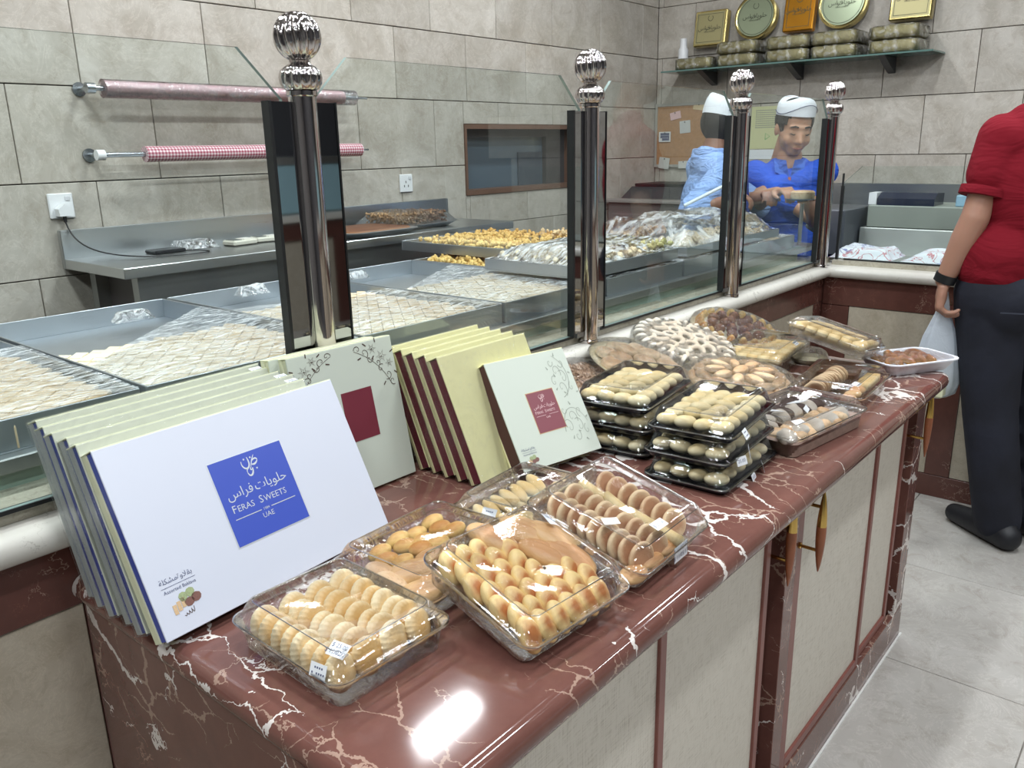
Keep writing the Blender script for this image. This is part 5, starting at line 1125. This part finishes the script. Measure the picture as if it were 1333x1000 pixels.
def fingers(base, dirv, up, side, s=1., curl=1.0, spread=.016, thumb=1):
    """palm and five bent fingers; base = wrist, dirv = along the palm, up = back of hand, side = thumb side"""
    d, u, w_ = Vector(dirv).normalized(), Vector(up).normalized(), Vector(side).normalized(); B_ = Vector(base); P = []
    k0 = B_ + d * .085 * s
    for i, (off, L, r) in enumerate(((-.030, .060, .0082), (-.010, .072, .0088), (.010, .076, .009), (.030, .068, .0088))):
        kn = k0 + w_ * off * s + d * (-.008 * (i == 0) * s); P.append(('c', B_ + d * .02 * s + w_ * off * .55 * s, kn, .015 * s, .0115 * s))
        a = kn; ang = .25 * curl
        for seg, f_l in enumerate((.45, .32, .23)):
            ang += (.55, .65, .5)[seg] * curl; v = d * math.cos(ang) - u * math.sin(ang); c = a + v * L * f_l * s; P.append(('c', a, c, r * s * (1.05 - .08 * seg), r * s * (.98 - .1 * seg))); a = c
    P.append(('e', tuple(B_ + d * .045 * s), (.038 * s, .040 * s, .016 * s), tuple(Matrix((w_, d, u)).transposed().to_euler())))
    a = B_ + d * .028 * s + w_ * .030 * s * thumb; b_ = a + (d * .6 + w_ * .5 * thumb - u * .35) * .038 * s; c = b_ + (d * .8 - u * .5 + w_ * .02) * .034 * s
    P += [('c', a, b_, .0135 * s, .011 * s), ('c', b_, c, .011 * s, .0085 * s)]
    return P
def person(label, x, y, rz): return thing('person', label, 'person', TR(x, y, 0, rz))
def W(p, P3): return p.matrix_world @ Vector(P3)

# --- server facing us, looking down
pr = person('person in royal blue polo and white paper hat looking down at a tray', 3.83, 1.555, R(115)); IM = pr.matrix_world.inverted()
loc = lambda *a: IM @ Vector(a)
Hm = Matrix.Translation((-.012, .020, 1.450)) @ Euler((R(-16), R(-3), R(18)), 'XYZ').to_matrix().to_4x4()
sL = Vector((.148, -.01, 1.255)); sR = Vector((-.155, -.01, 1.262))
hR = loc(3.475, 1.455, 1.192); eR = loc(3.60, 1.665, 1.14); hL = loc(3.52, 1.34, 1.165); eL = loc(3.72, 1.37, 1.06)
body = xf(Hm, HEADP) + [('c', (0, -.02, 1.33), (0, -.02, 1.24), .058, .066), ('e', (0, -.01, 1.10), (.155, .10, .20)), ('c', (-.09, 0, .90), (.09, 0, .90), .10, .10), ('c', (-.09, 0, .86), (-.09, 0, .05), .075, .05), ('c', (.09, 0, .86), (.09, 0, .05), .075, .05),
    ('c', sR, eR, .045, .036), ('c', eR, hR, .036, .024), ('c', sL, eL, .045, .036), ('c', eL, hL, .036, .024)]
def hand_at(el, h, upv, sidev, s=.95, curl=1.1, thumb=1): d = (h - el).normalized(); u = Vector(upv); u = (u - d * u.dot(d)).normalized(); w_ = d.cross(u) * thumb; return fingers(h - d * .01, d, u, w_, s, curl)
body += hand_at(eR, hR, (0, .2, 1), None, .9, 1.0, 1) + hand_at(eL, hL, (0, .2, 1), None, .9, 1.0, -1)
b_ = blob('body', body, .0052, SK_A, pr, 3); face_bits(pr, Hm); hairshell(pr, Hm, 'hair', -.01); paper_hat(pr, Hm, .058, .058, .16)
BL = cloth('royal_blue_cotton', (48, 92, 206)); BLD = cloth('blue_collar', (70, 110, 200)); ORG = flat('orange_trim', (196, 110, 84), .7)
sh = blob('polo_shirt', [('e', (0, -.01, 1.12), (.178, .122, .175)), ('c', (-.13, -.01, 1.235), (.125, -.01, 1.235), .068, .068), ('c', (-.10, -.005, .92), (.10, -.005, .92), .125, .125), ('c', (-.05, -.02, 1.28), (.05, -.02, 1.28), .05, .05), ('c', sR, sR.lerp(eR, .62), .066, .060), ('c', sL, sL.lerp(eL, .62), .066, .060)], .009, BL, pr, 3)
q = MB()
for s in (-1, 1): q.add([(0 * s, .118, 1.235), (.018 * s, .100, 1.318), (.070 * s, .045, 1.325), (.062 * s, .078, 1.268), (0 * s, .110, 1.23), (.018 * s, .092, 1.312), (.070 * s, .037, 1.32), (.062 * s, .070, 1.262)], [(0, 1, 2, 3), (7, 6, 5, 4), (0, 3, 7, 4), (1, 0, 4, 5), (2, 1, 5, 6), (3, 2, 6, 7)])
q.obj('collar', BLD, pr); q = MB(); q.box(-.006, .105, 1.10, .006, .123, 1.245); q.obj('button_placket', ORG, pr)
blob('trousers', [('c', (-.09, 0, .86), (.09, 0, .86), .105, .105), ('c', (-.09, 0, .84), (-.09, 0, .06), .09, .07), ('c', (.09, 0, .84), (.09, 0, .06), .09, .07)], .014, cloth('dark_trousers', (40, 42, 52)), pr, 2)
for s in (-1, 1): blob('shoe', [('c', (.09 * s, -.04, .04), (.09 * s, .12, .035), .042, .036)], .01, BLACKM, pr, 2)
text('FERAS SWEETS', .013, WHITEP, pr, Matrix.Translation((.085, .112, 1.13)) @ Euler((pi / 2, 0, pi - .35)).to_matrix().to_4x4())
t = thing('cake_plate', 'small plate with a round brown cake in front of the server', 'plate', TR(3.43, 1.325, 1.165)); MB().lathe([(.03, 0), (.07, .006), (.072, .008), (.05, .004)], 28).obj('plate', TRAYM, t, True)
tag(MB().lathe([(.045, 0), (.048, .006), (.048, .026), (.04, .032), (.01, .034)], 28, 0).obj('cake', M_FB, None, True, TR(3.43, 1.325, 1.1715)), 'round brown nut cake on the small plate before the server', 'cake')
t = thing('cake_stand', 'slim steel stand carrying the small cake plate', 'stand', TR(3.43, 1.325, .973)); MB().lathe([(.05, 0), (.05, .006), (.008, .012), (.008, .184), (.03, .1915)], 24).obj('stand', STEEL_D, t, True)
# --- second worker, seen from behind at the side
pr = person('person in light blue shirt, navy apron and white paper hat seen from behind', 3.50, 1.76, R(-130)); IM = pr.matrix_world.inverted()
Hm = Matrix.Translation((0, .040, 1.438)) @ Euler((R(-14), 0, R(6)), 'XYZ').to_matrix().to_4x4()
sR = Vector((.165, 0, 1.29)); sL = Vector((-.165, 0, 1.29)); eR = loc(3.25, 1.74, 1.12); hR = loc(3.33, 1.60, 1.165)
IMp = IM; eR = IM @ Vector((3.265, 1.735, 1.12)); hR = IM @ Vector((3.30, 1.585, 1.165)); eL = IM @ Vector((3.66, 1.62, 1.12)); hL = IM @ Vector((3.52, 1.52, 1.17))
body = xf(Hm, HEADP) + [('c', (0, .0, 1.36), (0, -.02, 1.27), .056, .064), ('e', (0, -.01, 1.10), (.155, .10, .20)), ('c', (-.08, 0, .9), (.08, 0, .9), .10, .10), ('c', (-.09, 0, .86), (-.09, 0, .05), .075, .05), ('c', (.09, 0, .86), (.09, 0, .05), .075, .05),
    ('c', sR, eR, .045, .037), ('c', eR, hR, .037, .025), ('c', sL, eL, .045, .036), ('c', eL, hL, .036, .025)] + hand_at(eR, hR, (0, .1, 1), None, .9, 1.1, 1) + hand_at(eL, hL, (0, .1, 1), None, .9, 1.1, -1)
blob('body', body, .006, SK_B, pr, 3); face_bits(pr, Hm); hairshell(pr, Hm, 'hair', -.045); paper_hat(pr, Hm, .066, .062, .0)
LB = cloth('light_blue_cotton', (150, 180, 232), .7, 12)
blob('shirt', [('e', (0, -.015, 1.12), (.182, .128, .20)), ('c', (-.14, -.01, 1.265), (.14, -.01, 1.265), .066, .066), ('c', (-.09, -.005, .92), (.09, -.005, .92), .13, .13), ('c', (-.07, -.025, 1.285), (.07, -.025, 1.285), .078, .078), ('c', (-.01, -.032, 1.315), (.01, -.032, 1.315), .080, .080), ('c', sR, eR, .070, .066), ('c', eR, eR.lerp(hR, .25), .062, .056), ('c', sL, eL, .070, .062)], .009, LB, pr, 3)
q = MB(); q.lathe([(.074, 0), (.084, .004), (.076, .040), (.068, .042), (.066, .004)], 24, 0, (0, -.028, 1.335)); q.obj('collar', LB, pr, True)
q = MB(); q.loft([[(x, .10 + (.03 if abs(x) < .1 else 0) + o_, z) for x, z in ((-.13, .70), (.13, .70), (.15, 1.0), (.10, 1.30), (-.10, 1.30), (-.15, 1.0))] for o_ in (0, .012)]); q.obj('apron', cloth('navy_apron', (36, 52, 128)), pr)
blob('trousers', [('c', (-.09, 0, .86), (.09, 0, .86), .105, .105), ('c', (-.09, 0, .84), (-.09, 0, .06), .09, .07), ('c', (.09, 0, .84), (.09, 0, .06), .09, .07)], .014, bpy.data.materials['dark_trousers'], pr, 2)
for s in (-1, 1): blob('shoe', [('c', (.09 * s, -.04, .04), (.09 * s, .12, .035), .042, .036)], .01, BLACKM, pr, 2)
t = tag(MB().tube([(3.12, 1.70, 1.152), (3.235, 1.59, 1.225)], .007, 8).obj('bright_tongs', flat('tongs_white', (220, 232, 236), .2)), 'pale narrow tongs held level by the worker in light blue', 'tongs')
# --- customer
pr = person('person in red polo shirt and dark jeans seen from behind, holding a bag', 3.205, .455, R(-45))
sL = Vector((-.158, 0, 1.40)); eL = Vector((-.222, -.015, 1.15)); wL = Vector((-.268, .035, .940)); sR = Vector((.175, 0, 1.40)); eR = Vector((.22, -.01, 1.17)); wR = Vector((.215, -.03, .95))
Hm = Matrix.Translation((0, .03, 1.68)) @ Euler((R(-8), 0, 0)).to_matrix().to_4x4()
hd = Vector((-.02, .10, -1)).normalized()
body = xf(Hm, HEADP) + [('c', (0, -.02, 1.56), (0, -.02, 1.45), .06, .066), ('e', (0, -.01, 1.22), (.17, .11, .25)), ('c', (-.09, 0, .95), (.09, 0, .95), .12, .12), ('c', (-.10, 0, .9), (-.068, -.01, .48), .085, .055), ('c', (-.068, -.01, .48), (-.012, -.05, .07), .055, .045), ('c', (.10, 0, .9), (.122, -.01, .48), .085, .055), ('c', (.122, -.01, .48), (.155, -.06, .07), .055, .045),
    ('c', sL, eL, .050, .043), ('c', eL, eL.lerp(wL, .35), .044, .043), ('c', eL.lerp(wL, .35), wL, .043, .029), ('c', sR, eR, .05, .042), ('c', eR, wR, .042, .028)]
body += fingers(wL, hd, Vector((-.85, .5, 0)), Vector((.5, .85, 0)), 1.14, 1.15) + fingers(wR, hd, Vector((.9, .3, 0)), Vector((-.3, .9, 0)), .98, .8)
blob('body', body, .0048, SK_C, pr, 3); hairshell(pr, Hm, 'hair', -.05)
RED = cloth('red_cotton', (120, 20, 34), .5, 4)
blob('polo_shirt', [('e', (0, -.015, 1.24), (.208, .150, .25)), ('c', (-.120, -.02, 1.385), (.135, -.02, 1.385), .084, .084), ('c', (-.09, -.025, 1.43), (.10, -.025, 1.43), .075, .075), ('c', (-.115, -.01, 1.02), (.115, -.01, 1.02), .132, .132), ('c', (-.03, -.025, 1.49), (.05, -.025, 1.49), .060, .060), ('c', (-.12, -.01, 1.0), (.12, -.01, 1.0), .128, .128), ('c', sL, sL.lerp(eL, .46), .072, .070), ('c', sR, sR.lerp(eR, .46), .072, .070), ('e', (0, -.06, 1.36), (.15, .11, .13))], .009, RED, pr, 4)
for s_, e_ in ((sL, eL), (sR, eR)):
    q = MB(); d = (e_ - s_).normalized(); c0 = s_.lerp(e_, .46); q.tube([c0 + d * .045, c0 + d * .072], [.0715, .0725], 28); q.obj('sleeve_cuff', RED, pr, True)
JN = NT('dark_denim'); co = JN.n('ShaderNodeTexCoord').outputs['Object']; nz = JN.noise(co, 5, 4); wv = JN.noise(co, 40, 3)
JN.l(JN.ramp(nz.outputs[0], [(.35, lin((17, 19, 30))), (.75, lin((31, 35, 50)))]), JN.b.inputs['Base Color']); JN.b.inputs['Roughness'].default_value = .85; JN.l(JN.bump(nz.outputs[0], .6, .02), JN.b.inputs['Normal'])
blob('jeans', [('c', (-.115, -.01, .90), (.115, -.01, .90), .125, .125), ('e', (-.09, -.07, .88), (.10, .09, .12)), ('e', (.09, -.07, .88), (.10, .09, .12)), ('c', (-.118, 0, .86), (-.070, -.01, .48), .112, .088), ('c', (-.070, -.01, .48), (-.012, -.05, .085), .088, .078), ('c', (.118, 0, .86), (.125, -.01, .48), .112, .088), ('c', (.125, -.01, .48), (.155, -.06, .085), .088, .078)], .010, JN.m, pr, 3)
q = MB(); q.add([(-.19, -.155, .86), (-.05, -.168, .85), (-.05, -.170, .855), (-.19, -.157, .865)], [(0, 1, 2, 3)]); q.obj('pocket_seam', flat('seam', (70, 76, 92), .8), pr)
SH = flat('black_shoe', (24, 26, 32), .5)
for x_, y_ in ((-.010, -.05), (.158, -.06)): blob('shoe', [('c', (x_, y_ - .06, .045), (x_ - .02, y_ + .05, .045), .048, .048), ('c', (x_ - .02, y_ + .05, .045), (x_ - .045, y_ + .17, .036), .048, .036), ('c', (x_, y_ - .045, .05), (x_, y_ - .02, .11), .046, .045)], .008, SH, pr, 2)
q = MB(); d = (wL - eL).normalized(); q.tube([wL + d * -.022, wL + d * .006], [.0355, .0345], 24); q.obj('wristband', BLACKM, pr, True)
# carrier bag hanging from the hand
hp = pr.matrix_world @ (wL + hd * .118 + Vector((.02, 0, 0))); n = 40; rings = []
for k, (z, a, c_) in enumerate(((.075, .008, .006), (.04, .016, .012), (.0, .024, .018), (-.04, .038, .026), (-.08, .052, .036), (-.13, .062, .044), (-.19, .070, .050), (-.25, .074, .052), (-.285, .066, .045), (-.298, .04, .026))):
    rings.append([(hp.x + (a * (1 + .16 * math.sin(5 * t + k * .3)) * math.cos(t)) * .62 + c_ * .3 * math.sin(t), hp.y - a * (1 + .16 * math.sin(5 * t + k * .3)) * math.cos(t) * .75 + c_ * .6 * math.sin(t), hp.z + z) for t in (2 * pi * i / n for i in range(n))])
BG = NT('white_bag_plastic'); BG.b.inputs['Base Color'].default_value = lin((222, 230, 238)); BG.b.inputs['Roughness'].default_value = .3
trn = BG.n('ShaderNodeBsdfTranslucent'); trn.inputs[0].default_value = lin((222, 230, 238)); mxx = BG.n('ShaderNodeMixShader', I0=.45); BG.l(BG.b.outputs[0], mxx.inputs[1]); BG.l(trn.outputs[0], mxx.inputs[2]); BG.l(mxx.outputs[0], BG.out.inputs[0])
nz = BG.noise(BG.n('ShaderNodeTexCoord').outputs['Object'], 18, 4, .6, 1.5); BG.l(BG.bump(nz.outputs[0], .7, .01), BG.b.inputs['Normal'])
t = thing('carrier_bag', 'white translucent plastic carrier bag hanging from the hand', 'bag', TR(0, 0, 0)); q = MB(); q.loft(rings[2:], 0, False, True); q.obj('bag_body', BG.m, t, 'all')
q = MB(); q.loft(rings[:3], 0, False, False); q.obj('bag_handle', BG.m, t, 'all')
q = MB(); q.box(-.05, -.04, 0, .05, .04, .07, 0, .006); k = q.obj('contents', IV, t); k.location = (hp.x, hp.y, hp.z - .286)
